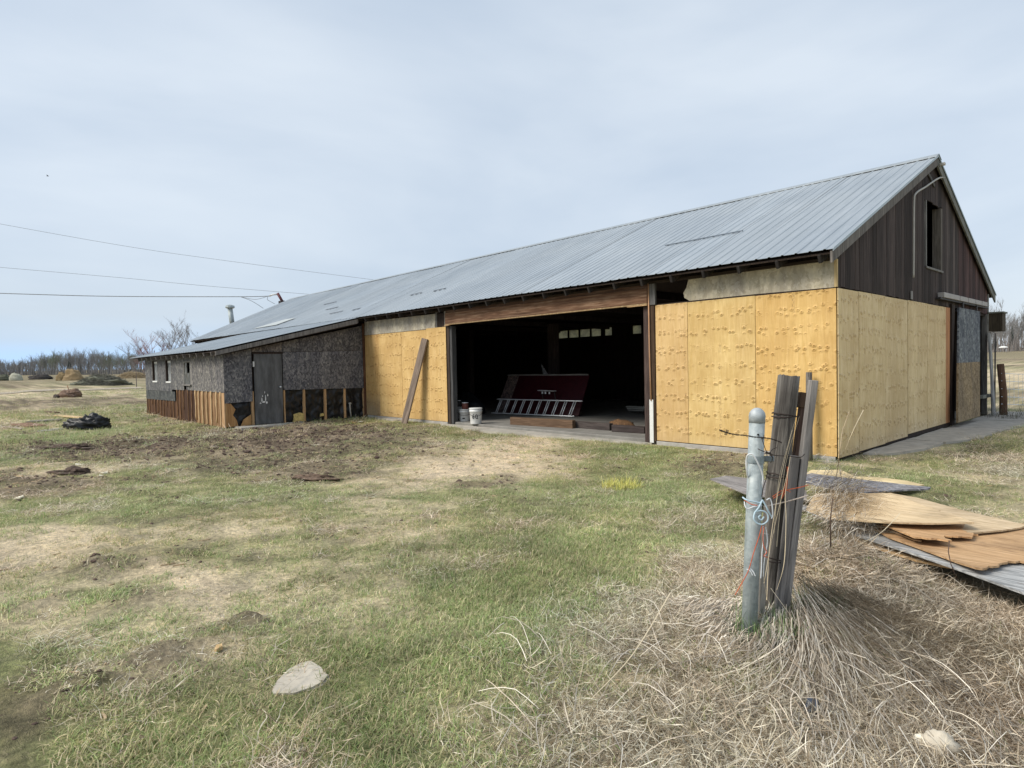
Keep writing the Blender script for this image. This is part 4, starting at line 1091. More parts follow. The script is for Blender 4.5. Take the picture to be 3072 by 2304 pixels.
for k in range(3):
    a_ = on_y(1884 + k * 3, 1219 + k * 5, 4.5); b_ = a_ + Vector((2.0, .1, 0))
    beam('plank', 'grey_wood', ps, a_, b_, .03, .22, (0, 0, 1), color=(1.2, 1.25, 1.2))
ps.location.z = 0
for c_ in ps.children: c_.matrix_parent_inverse = Matrix.Translation(-ps.location)
for k in range(2):
    box('bearer', 'dark_wood', ps, ps.location.x + .3 + k, ps.location.x + .4 + k, 4.4, 4.65, 0, .13)

# leaning board on the plywood, left of the opening
q0 = gp(1225, 1263); q0 = Vector((-11.25, -.42, -.1)); 
top = on_y(1275, 1016, -.045)
lb = beam('leaning_board', 'grey_wood', None, Vector((on_y(1212, 1264, -.48).x, -.48, -.10)), top, .27, .045, (1, 0, 0), color=(.95, .78, .66), label='thick grey brown board leaning on the plywood left of the opening', cat='board')
# things at the gable opening
o = beam('leaning_plank', 'grey_wood', None, (.20, 9.42, -.08), on_x(2968, 1000, .06), .19, .04, (0, 1, 0), label='pale grey plank leaning in the gable door opening', cat='plank', color=(1.5, 1.55, 1.6))
o = beam('leaning_plank', 'grey_wood', None, (.10, 9.78, -.08), (.04, 9.80, 2.0), .06, .04, (0, 1, 0), label='thin dark batten standing at the far corner of the gable', cat='plank', color=(.5, .5, .6))
mb_ = empty('hanging_box', on_x(2981, 970, .1), label='dark wooden box fixed at the far corner of the gable wall', cat='box')
bx0 = on_x(2974, 941, .06); 
box('body', 'dark_wood', mb_, .03, .30, W - .02, W + .38, 2.02, 2.46, color=(1.6, 1.7, 1.4))
box('lid', 'grey_wood', mb_, .0, .33, W - .05, W + .42, 2.461, 2.50, color=(.8, .85, .75))

# ================================================================== POST CLUSTER
def dp(px, py, d): return at_d(px, py, d)
pc_g = 'posts and slats wired together in front'
pb = Vector((1.885, -6.43, H(1.885, -6.43))); dpb = (pb - CAM).dot(FW)
ptop = dp(2271, 1262, dpb + .02)
pipe = empty('steel_pipe_post', pb, label='galvanised steel pipe post with a domed cap in front of the wooden posts', cat='post')
ax = (ptop - pb).normalized()
tube('pipe', 'galvanised', pipe, [pb - ax * .15, pb + (ptop - pb) * .5, ptop], .0405, 24)
cr_ = [(0, .0425), (.03, .0425), (.036, .0435), (.055, .040), (.07, .030), (.08, .016), (.083, .001)]
V, F = tube_geo([ptop - ax * .012 + ax * h_ for h_, _ in cr_], [r_ for _, r_ in cr_], 24)
link('cap', pymesh('cap', V, F, True), 'galvanised', pipe, color=(1.05, 1.02, 1.05))
cb = dp(2265, 1378, dpb)
cb = pb + ax * ((cb - pb).dot(ax))
V, F = tube_geo([cb - ax * .02, cb + ax * .018], .0452, 24, False); V2, F2 = tube_geo([cb + ax * .018, cb - ax * .02], .0435, 24, False)
link('clamp', pymesh('clamp', *join_geo([(V, F), (V2, F2)])), 'galvanised', pipe, color=(.75, .78, .8))
rr_ = Vector((RT.x, RT.y, 0)).normalized()
beam('clamp_lug', 'galvanised', pipe, cb + rr_ * .045, cb + rr_ * .10, .03, .016, (0, 0, 1), color=(.5, .52, .55))
hb = pb + ax * ((dp(2258, 1302, dpb) - pb).dot(ax)) - FW * .0415 - rr_ * .008
V, F = tube_geo([hb, hb - FW * .003], .0055, 10); link('bolt_hole', pymesh('hole', V, F), 'black_ink', pipe)
# thick round wooden post
wp0 = dp(2293, 1822, 3.60); wp1 = dp(2367, 1128, 3.62)
wd0 = Vector(wp0); wax = (wp1 - wp0).normalized()
wooden = empty('wooden_post', wp0, label='thick weathered round wooden post, tallest of the wired cluster', cat='post', group=pc_g)
V = []; F = []; sg = 28; lv = 14
s_ = wax.cross(Vector((0, 1, 0))).normalized(); t2 = wax.cross(s_)
L_ = (wp1 - wp0).length
for i in range(lv + 1):
    for k in range(sg):
        th = 2 * math.pi * k / sg
        r_ = .0620 - .004 * (i / lv) + (float(vnoise(k * .45, i * .2, 1)) - .5) * .006 - (.008 if k in (6, 17, 23) else 0) * min(1, .4 + i / lv)
        zz = -.12 + (L_ + .12) * i / lv + ((float(vnoise(k * 1.3, 3, 1)) - .5) * .014 if i == lv else 0)
        V.append(Vector((math.cos(th) * r_, math.sin(th) * r_, zz)))
V.append(Vector((0, 0, L_ - .004)))
for i in range(lv):
    for k in range(sg): F.append((i * sg + k, i * sg + (k + 1) % sg, (i + 1) * sg + (k + 1) % sg, (i + 1) * sg + k))
for k in range(sg): F.append((lv * sg + k, lv * sg + (k + 1) % sg, len(V) - 1))
o = link('shaft', pymesh('shaft', V, F, True), 'post_wood', wooden)
R = Matrix((s_, t2, wax)).transposed().to_4x4(); R.translation = wp0; o.matrix_basis = R
def slat(name, a0, a1, d0, d1, wd, th, mat, label, color=(1, 1, 1), side=None):
    p0 = dp(*a0, d0); p1 = dp(*a1, d1)
    return beam(name, mat, None, p0, p1, wd, th, side or RT, bev=.003, label=label, cat='stake', group=pc_g, color=color)
slat('wooden_stake', (2352, 1840), (2440, 1141), 3.53, 3.50, .040, .045, 'grey_wood', 'long grey slat, rightmost of the wired cluster', (1.25, 1.22, 1.22))
slat('wooden_stake', (2330, 1835), (2409, 1222), 3.66, 3.66, .042, .04, 'dark_wood', 'dark brown slat between the round post and the long grey slat', (2.0, 1.7, 1.6))
slat('wooden_block', (2402, 1223), (2409, 1178), 3.655, 3.66, .046, .045, 'brown_wood', 'short brown block topping the dark slat', (.75, .75, .8))
slat('wooden_stake', (2333, 1845), (2385, 1367), 3.50, 3.50, .040, .04, 'grey_wood', 'shorter grey slat in front of the dark one, ending halfway up', (.95, .92, .92))
slat('wooden_stake', (2283, 1838), (2296, 1600), 3.45, 3.47, .032, .03, 'grey_wood', 'low pale slat just right of the steel pipe', (1.3, 1.25, 1.15))
def ringaround(c, ax_, rx, ry, n=16, tilt=0.0):
    a_ = ax_.cross(FW).normalized(); b_ = a_.cross(ax_)
    return [c + a_ * (math.cos(t_) * rx) + b_ * (math.sin(t_) * ry) + ax_ * (tilt * math.cos(t_) + rnd.uniform(-.003, .003)) for t_ in [2 * math.pi * i / n for i in range(n + 1)]]
def band(px, py, d, rx, ry, off, lab, r=.0035):
    c = dp(px, py, d); bd = [(tube_geo(ringaround(c, wax, rx, ry, tilt=-.008), r, 5, False)), (tube_geo(ringaround(c + wax * .012, wax, rx, ry, tilt=.004), r, 5, False))]
    return link('tie_wire', pymesh('tie', *join_geo(bd), True), 'wire_rust', None, label=lab, cat='wire', group='wires tying the posts')
band(2352, 1250, 3.62, .066, .064, 0, 'rusty wire wrapped round the thick post near its top')
band(2335, 1429, 3.60, .066, .066, 0, 'rusty wire round the thick post at mid height')
band(2318, 1676, 3.57, .080, .08, 0, 'rusty wire round the posts low above the straw')
# barbed strand
bs = [dp(2158, 1290, 3.15), dp(2175, 1296, 3.18), dp(2200, 1303, 3.22), dp(2240, 1307, 3.27), dp(2262, 1311, dpb - .06), dp(2290, 1313, dpb - .03), dp(2318, 1318, 3.50), dp(2345, 1328, 3.50)]
P = curve_pts(bs, 8)
tw = []
for ph in (0, math.pi):
    tw.append(tube_geo([p + UP * (.0028 * math.sin(i * 1.1 + ph)) + FW * (.0028 * math.cos(i * 1.1 + ph)) for i, p in enumerate(P)], .0021, 4, False))
for i in (9, 10, 11, 40):
    tw.append(tube_geo([P[i] + UP * .014 + RT * .004, P[i], P[i] - UP * .012 - RT * .008], .0018, 4))
o = link('barbed_wire', pymesh('barb', *join_geo(tw), True), 'wire_rust', None, label='cut end of barbed wire poking left past the steel pipe', cat='wire')
def strand(name, mat, pts, r, label, cat='twine', n=8, group=None, multi=None):
    gs = [tube_geo(curve_pts(pp, n), r, 6) for pp in (multi or [pts])]
    return link(name, pymesh(name, *join_geo(gs), True), mat, None, label=label, cat=cat, group=group)
strand('tie_wire', 'wire_rust', [dp(2284, 1312, 3.30), dp(2292, 1335, 3.3), dp(2298, 1352, 3.32), dp(2306, 1362, 3.35), dp(2318, 1348, 3.46), dp(2330, 1343, 3.5)], .002, 'thin bent wire joining the pipe clamp to the round post', 'wire')
strand('tie_wire', 'wire_rust', [dp(2273, 1346, 3.30), dp(2290, 1354, 3.3), dp(2325, 1366, 3.44), dp(2365, 1368, 3.46), dp(2400, 1372, 3.44), dp(2414, 1362, 3.45)], .0022, 'thin wire running across all posts at clamp height', 'wire')
strand('tie_wire', 'wire_rust', None, .0022, 'dark tangled wire between the steel pipe and the round post', 'wire', multi=[
    [dp(2300, 1360, 3.4), dp(2304, 1385, 3.4), dp(2303, 1410, 3.4), dp(2299, 1435, 3.4), dp(2290, 1462, 3.38), dp(2286, 1490, 3.36)],
    [dp(2298, 1352, 3.36), dp(2312, 1366, 3.36), dp(2318, 1376, 3.38), dp(2312, 1388, 3.4)], [dp(2292, 1362, 3.34), dp(2310, 1358, 3.36), dp(2318, 1372, 3.38)]])
strand('cord', 'rope_white', [dp(2245, 1440, dpb + .02), dp(2240, 1410, dpb - .02), dp(2239, 1380, dpb - .03), dp(2245, 1364, dpb - .05), dp(2258, 1364, dpb - .055), dp(2268, 1378, dpb - .055), dp(2277, 1396, dpb - .05), dp(2285, 1415, dpb - .04), dp(2289, 1435, dpb - .03), dp(2285, 1462, dpb - .01)], .0042, 'stiff white cord hooked over the clamp of the steel pipe', 'cord')
bc = pb + ax * ((dp(2252, 1500, dpb) - pb).dot(ax))
strand('blue_rope', 'rope_blue', None, .0045, 'pale blue rope wound round the steel pipe and hanging in a loop', 'rope', multi=[
    [dp(2228, 1492, dpb - .02), dp(2240, 1500, dpb - .05), dp(2262, 1505, dpb - .055), dp(2280, 1508, dpb - .05), dp(2288, 1500, dpb - .045)],
    [dp(2287, 1500, dpb - .055), dp(2278, 1520, dpb - .06), dp(2264, 1540, dpb - .06), dp(2262, 1558, dpb - .06), dp(2272, 1570, dpb - .06), dp(2288, 1573, dpb - .06), dp(2302, 1563, dpb - .06), dp(2304, 1548, dpb - .06), dp(2296, 1536, dpb - .06), dp(2280, 1532, dpb - .06), dp(2264, 1536, dpb - .06)],
    [dp(2287, 1500, dpb - .06), dp(2296, 1515, dpb - .06), dp(2304, 1532, dpb - .06), dp(2314, 1550, dpb - .05)], 
    [dp(2282, 1545, dpb - .058), dp(2276, 1552, dpb - .058), dp(2284, 1560, dpb - .058), dp(2292, 1550, dpb - .058)]])
strand('white_twine', 'rope_white', None, .0032, 'pale twine knotted on the pipe with ends hanging down', 'twine', multi=[
    [dp(2233, 1505, dpb - .03), dp(2236, 1520, dpb - .05), dp(2244, 1526, dpb - .055), dp(2262, 1520, dpb - .055), dp(2286, 1516, dpb - .045)],
    [dp(2300, 1500, dpb - .03), dp(2310, 1496, dpb - .02), dp(2316, 1515, dpb - .02), dp(2318, 1545, dpb - .02), dp(2314, 1556, dpb - .02)],
    [dp(2290, 1578, dpb - .05), dp(2290, 1620, dpb - .045), dp(2286, 1660, dpb - .04), dp(2284, 1710, dpb - .03), dp(2282, 1735, dpb - .03)],
    [dp(2297, 1582, dpb - .05), dp(2302, 1620, dpb - .04), dp(2298, 1655, dpb - .04), dp(2292, 1690, dpb - .03), dp(2290, 1730, dpb - .02)],
    [dp(2240, 1708, dpb - .05), dp(2250, 1712, dpb - .055), dp(2258, 1726, dpb - .055)], [dp(2252, 1706, dpb - .05), dp(2260, 1716, dpb - .055), dp(2266, 1728, dpb - .055)]])
strand('orange_twine', 'twine_orange', None, .0022, 'red orange twine running from the rope loop down to the straw', 'twine', multi=[
    [dp(2286, 1575, dpb - .055), dp(2277, 1610, dpb - .055), dp(2262, 1655, dpb - .055), dp(2246, 1710, dpb - .055), dp(2228, 1745, dpb - .03), dp(2205, 1785, dpb - .02)],
    [dp(2292, 1578, dpb - .055), dp(2289, 1615, dpb - .05), dp(2292, 1640, dpb - .045), dp(2300, 1656, dpb - .045), dp(2292, 1668, dpb - .045), dp(2303, 1672, dpb - .04)],
    [dp(2233, 1500, dpb - .035), dp(2245, 1508, dpb - .05), dp(2258, 1514, dpb - .055), dp(2272, 1516, dpb - .055)]])
strand('orange_twine', 'twine_orange', None, .0022, 'orange twine crossing between the round post and the right slat', 'twine', multi=[
    [dp(2320, 1495, 3.5), dp(2340, 1483, 3.46), dp(2362, 1470, 3.44), dp(2400, 1462, 3.44), dp(2425, 1455, 3.46)],
    [dp(2362, 1400, 3.45), dp(2362, 1440, 3.44), dp(2358, 1470, 3.44), dp(2345, 1496, 3.45)],
    [dp(2366, 1400, 3.45), dp(2360, 1440, 3.44), dp(2350, 1476, 3.44), dp(2346, 1496, 3.45)], [dp(2318, 1490, 3.5), dp(2350, 1470, 3.45), dp(2372, 1476, 3.44)]])
strand('pale_twine', 'twine_pale', [dp(2290, 1520, 3.4), dp(2330, 1512, 3.46), dp(2370, 1502, 3.44), dp(2405, 1492, 3.43), dp(2425, 1486, 3.45)], .0035, 'pale brown twine stretched across the posts below the orange one', 'twine')

# ================================================================== FENCE POSTS
fp = gp(2428, 1383); o0 = empty('fence_post', fp, label='thin grey fence post standing near the barn corner, behind the cluster', cat='post')
tube('shaft', 'post_wood', o0, [fp - Vector((0, 0, .2)), fp + Vector((0, 0, .7)), dp(2427, 1117, (fp - CAM).dot(FW))], [.048, .046, .042], 12)
fp = gp(3010, 1248); d_f = (fp - CAM).dot(FW)
o1 = empty('fence_post', fp, label='brown fence post with dry weeds at its foot, right of the barn', cat='post')
tube('shaft', 'brown_wood', o1, [fp - Vector((0, 0, .2)), dp(3010, 1180, d_f), dp(3001, 1092, d_f)], [.085, .08, .075], 12, color=(.9, .8, .8))
wf_ = []
for k, py in enumerate((1120, 1143, 1166, 1190, 1212)):
    wf_.append(tube_geo([dp(3004, py, d_f - .08), dp(3072, py + 3, d_f + .6), dp(3200, py + 6, d_f + 1.6)], .006, 4))
for px in range(3016, 3180, 13): wf_.append(tube_geo([dp(px, 1122, d_f + (px - 3004) * .008), dp(px, 1214, d_f + (px - 3004) * .008)], .003, 4))
o = link('wire_fence', pymesh('wf', *join_geo(wf_)), 'wire_line', None, label='wire mesh fence running right from the brown post', cat='fence', color=(3, 3, 3))
p = on_x(2985, 1000, -.2); 
o = beam('metal_stake', 'dark_metal', None, gp(2984, 1244) - Vector((0, 0, .1)), dp(2986, 1000, 16.6), .03, .03, label='thin dark stake standing at the far corner of the barn', cat='stake')

# ================================================================== PLYWOOD PILE
grp = 'old sheets dumped on the grass at right'
def pile(name, mat, pts, th, label, color=(1, 1, 1), crop=None, torn=()):
    """pts: (px,py,z) outline; px/py in the detail view, z above ground"""
    P = []
    for (a_, b_, z) in pts:
        px, py = (2400 + a_ / 3.2917, 1380 + b_ / 3.2917) if crop is None else (a_, b_)
        P.append(on_z(px, py, z))
    # torn edges
    Q = []
    for i, p in enumerate(P):
        nx_ = P[(i + 1) % len(P)]; Q.append(p)
        if i in torn:
            k = max(3, int((nx_ - p).length / .035))
            for j in range(1, k):
                q_ = p + (nx_ - p) * (j / k); Q.append(q_ + Vector((rnd.uniform(-.022, .022), rnd.uniform(-.022, .022), 0)))
    bm = bmesh.new(); c0 = P[0]
    vs = [bm.verts.new(p - c0) for p in Q]; f = bm.faces.new(vs)
    bmesh.ops.triangulate(bm, faces=[f])
    bmesh.ops.recalc_face_normals(bm, faces=bm.faces)
    if bm.faces[0 if len(bm.faces) else 0].normal.z < 0:
        bmesh.ops.reverse_faces(bm, faces=bm.faces)
    bmesh.ops.subdivide_edges(bm, edges=[e_ for e_ in bm.edges if e_.calc_length() > .3], cuts=2, use_grid_fill=False)
    for v in bm.verts:
        v.co.z += (float(fnoise(v.co.x + c0.x, v.co.y + c0.y, .9, 2)) - .5) * .016
    me = bpy.data.meshes.new(name); bm.to_mesh(me); bm.free()
    o = link(name, me, mat, None, loc=c0, label=label, cat='sheet', group=grp, color=color)
    md = o.modifiers.new('thickness', 'SOLIDIFY'); md.thickness = th; md.offset = -1
    return o
def scrapmat(name, cols, ang_):
    m, t, b = newmat(name); q = NB(t)
    v = q.coord((2.2, 26, 26), rand=7.0, rot=(0, 0, ang_)); g = q.noise(v, 1.6, 6, .65, .6); v2 = q.coord((1, 1, 1), rand=3.0); g2 = q.noise(v2, 3, 5, .6)
    c = q.ramp(g, [(.28, cols[0]), (.48, cols[1]), (.70, cols[2])])
    c = q.mix(.8, c, q.ramp(g2, [(.3, (.60, .58, .56)), (.6, (1.1, 1.08, 1.04))]), 'MULTIPLY')
    sp = q.ramp(q.noise(q.coord((3, 16, 16), rand=9.0, rot=(0, 0, ang_)), 2.2, 2, .5), [(.70, 0), (.76, 1)])
    c = q.mix(q.math('MULTIPLY', sp, .7), c, (.12, .08, .05))
    q.l(q.tint(c), b.inputs['Base Color']); b.inputs['Roughness'].default_value = .8; b.inputs['Specular IOR Level'].default_value = .2
    q.bump(g, b, .5, .006); MATS[name] = m
ga = 1.0
scrapmat('ply_tan', [(.34, .25, .16), (.58, .46, .31), (.72, .60, .44)], ga)
scrapmat('ply_brown', [(.22, .145, .09), (.44, .31, .185), (.60, .45, .30)], ga)
scrapmat('ply_grey', [(.10, .10, .10), (.30, .30, .295), (.56, .55, .53)], ga)
scrapmat('ply_yellow', [(.50, .40, .22), (.68, .55, .32), (.80, .68, .46)], ga)
pile('wood_sheet', 'ply_yellow', [(60, 130, .02), (110, 97, .02), (400, 97, .02), (540, 160, .02), (800, 172, .02), (1060, 205, .02), (1230, 245, .02), (900, 300, .02), (300, 250, .02)], .012, 'bright yellow plywood piece at the back of the pile, under the grey sheet')
pile('wood_sheet', 'osb_grey_scrap', [(20, 150, .16), (110, 128, .10), (540, 185, .08), (1000, 238, .08), (1290, 268, .12), (1270, 284, .12), (950, 298, .10), (620, 322, .12), (370, 288, .12), (60, 215, .16)], .014, 'grey chipboard sheet curling up at the back of the pile', color=(.8, .8, .85), torn=())
pile('wood_sheet', 'ply_grey', [(2130, 1437, .14), (2180, 1428, .08), (2300, 1440, .06), (2420, 1470, .04), (2420, 1500, .04), (2250, 1486, .10)], .012, 'grey weathered sheet whose pointed end sticks out left of the pipe', crop=1, color=(.85, .8, .8))
pile('wood_sheet', 'ply_grey', [(290, 600, .07), (-60, 440, .07), (700, 480, .07), (2100, 800, .07), (2900, 1160, .07), (2900, 1560, .07), (2212, 1305, .07), (1900, 1195, .07), (1560, 1075, .07), (900, 850, .07), (560, 740, .07)], .014, 'large grey white sheet forming the near edge of the pile', color=(1.15, 1.18, 1.22))
pile('wood_sheet', 'ply_tan', [(360, 665, .02), (500, 690, .02), (700, 780, .02), (1200, 960, .02), (1500, 1060, .02), (1330, 1030, .015), (1150, 990, .015), (700, 850, .015), (450, 735, .015)], .016, 'narrow tan strip poking out under the large grey white sheet', color=(1.05, .9, .7))
pile('wood_sheet', 'ply_brown', [(740, 680, .095), (760, 560, .10), (1500, 560, .10), (2300, 640, .10), (2700, 760, .10), (2700, 1120, .095), (2330, 1010, .095), (2060, 1000, .10), (1900, 1050, .11), (1740, 1062, .12), (1560, 1010, .10), (1130, 850, .095), (880, 760, .095)], .013, 'orange brown sheet with a ragged near edge, in the middle of the pile', torn=(6, 7, 8), color=(1.05, .95, .85))
pile('wood_sheet', 'ply_brown', [(820, 632, .15), (900, 600, .13), (1650, 600, .13), (1600, 690, .13), (1640, 722, .13), (1760, 742, .13), (1700, 772, .13), (1560, 760, .14), (1430, 752, .14), (1500, 800, .15), (1330, 778, .16), (1130, 762, .16)], .012, 'small torn orange brown piece under the long tan sheet', torn=(3, 4, 5, 6, 7, 8, 9, 10), color=(1.2, 1.05, .9))
pile('wood_sheet', 'ply_tan', [(900, 330, .13), (1150, 372, .13), (1700, 520, .12), (2240, 645, .12), (2180, 668, .12), (2000, 695, .125), (1650, 730, .13), (1200, 640, .13), (700, 500, .13)], .012, 'long tan sheet whose point reaches right, over the orange brown one', color=(.95, .93, .9))
pile('wood_sheet', 'ply_tan', [(280, 575, .20), (60, 480, .20), (150, 330, .18), (620, 330, .17), (900, 328, .16), (1250, 462, .16), (1500, 540, .17), (1720, 620, .19), (1300, 628, .19), (850, 612, .20)], .012, 'uppermost pale tan sheet of the pile with dark shade under its near edge', color=(1.12, 1.08, 1.0), torn=(5,))
o = pile('wood_strip', 'ply_brown', [(800, 655, .118), (860, 640, .118), (1120, 740, .118), (1200, 800, .118), (1130, 790, .118)], .01, 'thin brown strip lying beside the torn piece', color=(.6, .55, .5))
# thin twig on the pile
tube('stem', 'brown_stem', None, [dp(2870, 1735, 4.0), dp(2852, 1690, 4.0), dp(2845, 1655, 4.02), dp(2848, 1622, 4.05)], .003, 5, label='dark twig sticking up at the near edge of the sheets', cat='twig')
tube('stem', 'brown_stem', None, [on_z(2890, 1400, .03) * 0 + dp(2492, 1640, 3.9), dp(2491, 1560, 3.9), dp(2498, 1495, 3.9)], [.005, .004, .003], 5, label='dark dead stem standing left of the pile', cat='twig')
tube('stem', 'dry_stem', None, curve_pts([gp(2505, 1455), dp(2518, 1370, 6.0), dp(2526, 1300, 6.0), dp(2534, 1275, 6.0), dp(2548, 1235, 6.0)], 4), .004, 5, label='tall thin dry stem standing in front of the barn corner', cat='weed')
# ================================================================== STONES AND SCRAP
st = []
o = prism('flat_stone', 'stone_pale', None, [gp(810, 2088) + Vector((0, 0, .005)), gp(826, 2052) + Vector((0, 0, .018)), gp(862, 2018) + Vector((0, 0, .022)), gp(905, 1997) + Vector((0, 0, .022)), gp(935, 1990) + Vector((0, 0, .022)), gp(962, 2010) + Vector((0, 0, .01)), gp(990, 2033) + Vector((0, 0, .018)), gp(975, 2052) + Vector((0, 0, .012)), gp(940, 2070) + Vector((0, 0, .01)), gp(880, 2088) + Vector((0, 0, .01))], (0, 0, 1), .08, color=(.84, .82, .78))
tag(o, 'flat whitish stone slab set in the green grass in front', 'stone')
bm = bmesh.new(); bm.from_mesh(o.data); bmesh.ops.bevel(bm, geom=bm.edges[:], offset=.01, segments=2, affect='EDGES'); bm.to_mesh(o.data); bm.free()
lump('white_rock', 'rock_white', gp(2822, 2258) + Vector((0, 0, .02)), .062, .048, .055, 21, 20, .30, label='larger knobbly white rock at the bottom right', cat='rock', color=(.72, .69, .63))
lump('white_rock', 'rock_white', gp(2772, 2238) + Vector((0, 0, .02)), .035, .025, .025, 27, 16, .3, label='smaller white rock beside the knobbly one', cat='rock', color=(1.1, 1.1, 1.05))
sl = gp(2412, 2152) + Vector((0, 0, .03)); o = prism('slate_chip', 'cloth_dark', None, [sl, sl + Vector((.045, .02, .0)), sl + Vector((.03, .075, .03)), sl + Vector((-.01, .06, .03))], (0, -.5, 1), .01, color=(4, 4.2, 4.6)); tag(o, 'small dark grey chip stuck in the straw near the bottom', 'scrap')
# pale chips lying about in the yard (each a scrap of its own)
places = [(655, 1510, 'pale bark chip'), (700, 1912, 'yellow leaf scrap'), (640, 1970, 'x')]
chips = [(668, 1900, .05, 'pale wood chip in the green brown grass above the flat stone'), (655, 1958, .045, 'yellowish leaf above left of the flat stone'), (237, 1398, .12, 'white chip lying left in the dirt, below the black sheeting'),
         (312, 1422, .10, 'white chip right of the dark earth mound'), (306, 1432, .07, 'small pale chip below its neighbour on the dark earth'), (448, 1317, .12, 'white scrap on the ground below the shed corner'),
         (520, 1317, .09, 'narrow white scrap right of the one below the shed corner'), (705, 1325, .12, 'pale scrap lying in front of the shed door'), (1062, 1270, .12, 'white lump at the foot of the plywood near the shed'),
         (25, 1440, .25, 'long pale slat piece at the left edge'), (1260, 1338, .06, 'tiny white chip in the dirt in front of the leaning board'), (60, 1498, .09, 'pale lump at the left edge in the dark earth'),
         (363, 1353, .05, 'little white crumb in the dirt'), (880, 1272, .10, 'white scrap by the black sheeting of the shed'), (1085, 1266, .14, 'pale crumpled plastic beside the drain pipe')]
for (px, py, sz, lab) in chips:
    c = gp(px, py) + Vector((0, 0, .015)); a_ = rnd.uniform(0, 3.1)
    P = [c + Vector((math.cos(a_ + k * 1.25) * sz * rnd.uniform(.5, 1.1), math.sin(a_ + k * 1.25) * sz * rnd.uniform(.3, .7), rnd.uniform(0, .03))) for k in range(5)]
    o = prism('wood_chip', 'tan_wood' if 'wood' in lab or 'slat' in lab or 'leaf' in lab else 'rock_white', None, P, (0, 0, 1), .02, color=(1.15, 1.15, 1.05)); tag(o, lab, 'scrap')
# many small crumbs and sticks in the disturbed soil: one mass
V = []; F = []
def add_box_geo(c, d, s, n, l, w_, h):
    b0 = len(V)
    for a_ in (-1, 1):
        for b_ in (-1, 1):
            for e_ in (-1, 1): V.append(c + d * (a_ * l) + s * (b_ * w_) + n * (e_ * h))
    for f in ((0, 1, 3, 2), (4, 6, 7, 5), (0, 4, 5, 1), (2, 3, 7, 6), (0, 2, 6, 4), (1, 5, 7, 3)): F.append(tuple(b0 + i for i in f))
def yard_points(n, prob, x0=-26, x1=3, y0=-9.6, y1=-.3):
    x = nr.uniform(x0, x1, n * 12); y = nr.uniform(y0, y1, n * 12); g1, t1, d1, s1 = weights(x, y)
    k = nr.rand(len(x)) < prob(g1, t1, d1, s1, x, y); x, y, d1 = x[k][:n], y[k][:n], d1[k][:n]
    return x, y, height(x, y) + dirt_h(x, y, d1)
for x, y, z in zip(*yard_points(2800, lambda g, t, d, s, x, y: np.clip(.02 + d * .8 + t * .15, 0, 1) * np.clip(np.hypot(x - CAM.x, y - CAM.y) / 11, .12, 1))):
    a_ = rnd.uniform(0, 6.3); d = Vector((math.cos(a_), math.sin(a_), rnd.uniform(-.2, .2))).normalized(); s_ = Vector((-d.y, d.x, 0)).normalized(); n_ = d.cross(s_)
    near = min(1, math.hypot(x - CAM.x, y - CAM.y) / 12)
    L2_ = rnd.choice([.012, .02, .03, .05, .08]) * rnd.uniform(.5, 1.1) * (.35 + .65 * near)
    add_box_geo(Vector((x, y, z + .005)), d, s_, n_, L2_, rnd.uniform(.003, .009) * (.4 + .6 * near), rnd.uniform(.002, .005))
o = link('wood_litter', pymesh('litter', V, F), 'dry_stem', None, label='bits of wood and straw scattered over the bare soil', cat='litter', kind='stuff', color=(1.05, 1.0, .95))
# clods of turned earth
V = []; F = []
ico = bmesh.new(); bmesh.ops.create_icosphere(ico, subdivisions=1, radius=1); iv = [v.co.copy() for v in ico.verts]; iF = [tuple(v.index for v in f.verts) for f in ico.faces]; ico.free()
for x, y, z in zip(*yard_points(5200, lambda g, t, d, s, x, y: np.clip(d - .2, 0, 1))):
    near = math.hypot(x - CAM.x, y - CAM.y); r = rnd.uniform(.006, .024) * (.4 + min(near, 14) * .095) * (1.7 if rnd.random() < .06 else 1)
    b0 = len(V)
    for v in iv: V.append(Vector((x, y, z)) + Vector((v.x * r * rnd.uniform(.6, 1.4), v.y * r * rnd.uniform(.6, 1.4), v.z * r * rnd.uniform(.35, .8))))
    F += [tuple(b0 + i for i in f) for f in iF]
link('earth_clods', pymesh('clods', V, F), 'earth', None, label='dark clods of turned earth in the disturbed yard', cat='earth', kind='stuff', color=(1.25, 1.1, 1.05))
# turf lump in the middle of the yard
lump('turf_clod', 'earth', gp(950, 1440), .34, .18, .07, 31, 40, .6, yaw=.6, label='lump of dug up turf in the middle of the yard', cat='earth', color=(1.7, 1.5, 1.3))
lump('turf_clod', 'earth', gp(200, 1345), .6, .3, .08, 33, 44, .7, yaw=.6, label='low dark earth mound left of the yard, below the black sheeting', cat='earth', color=(1.2, 1.1, 1.05))
lump('turf_clod', 'earth', gp(215, 1420), .36, .2, .09, 35, 40, .7, yaw=.6, label='dark reddish earth mound nearest the left edge', cat='earth', color=(1.1, 1.0, .95))
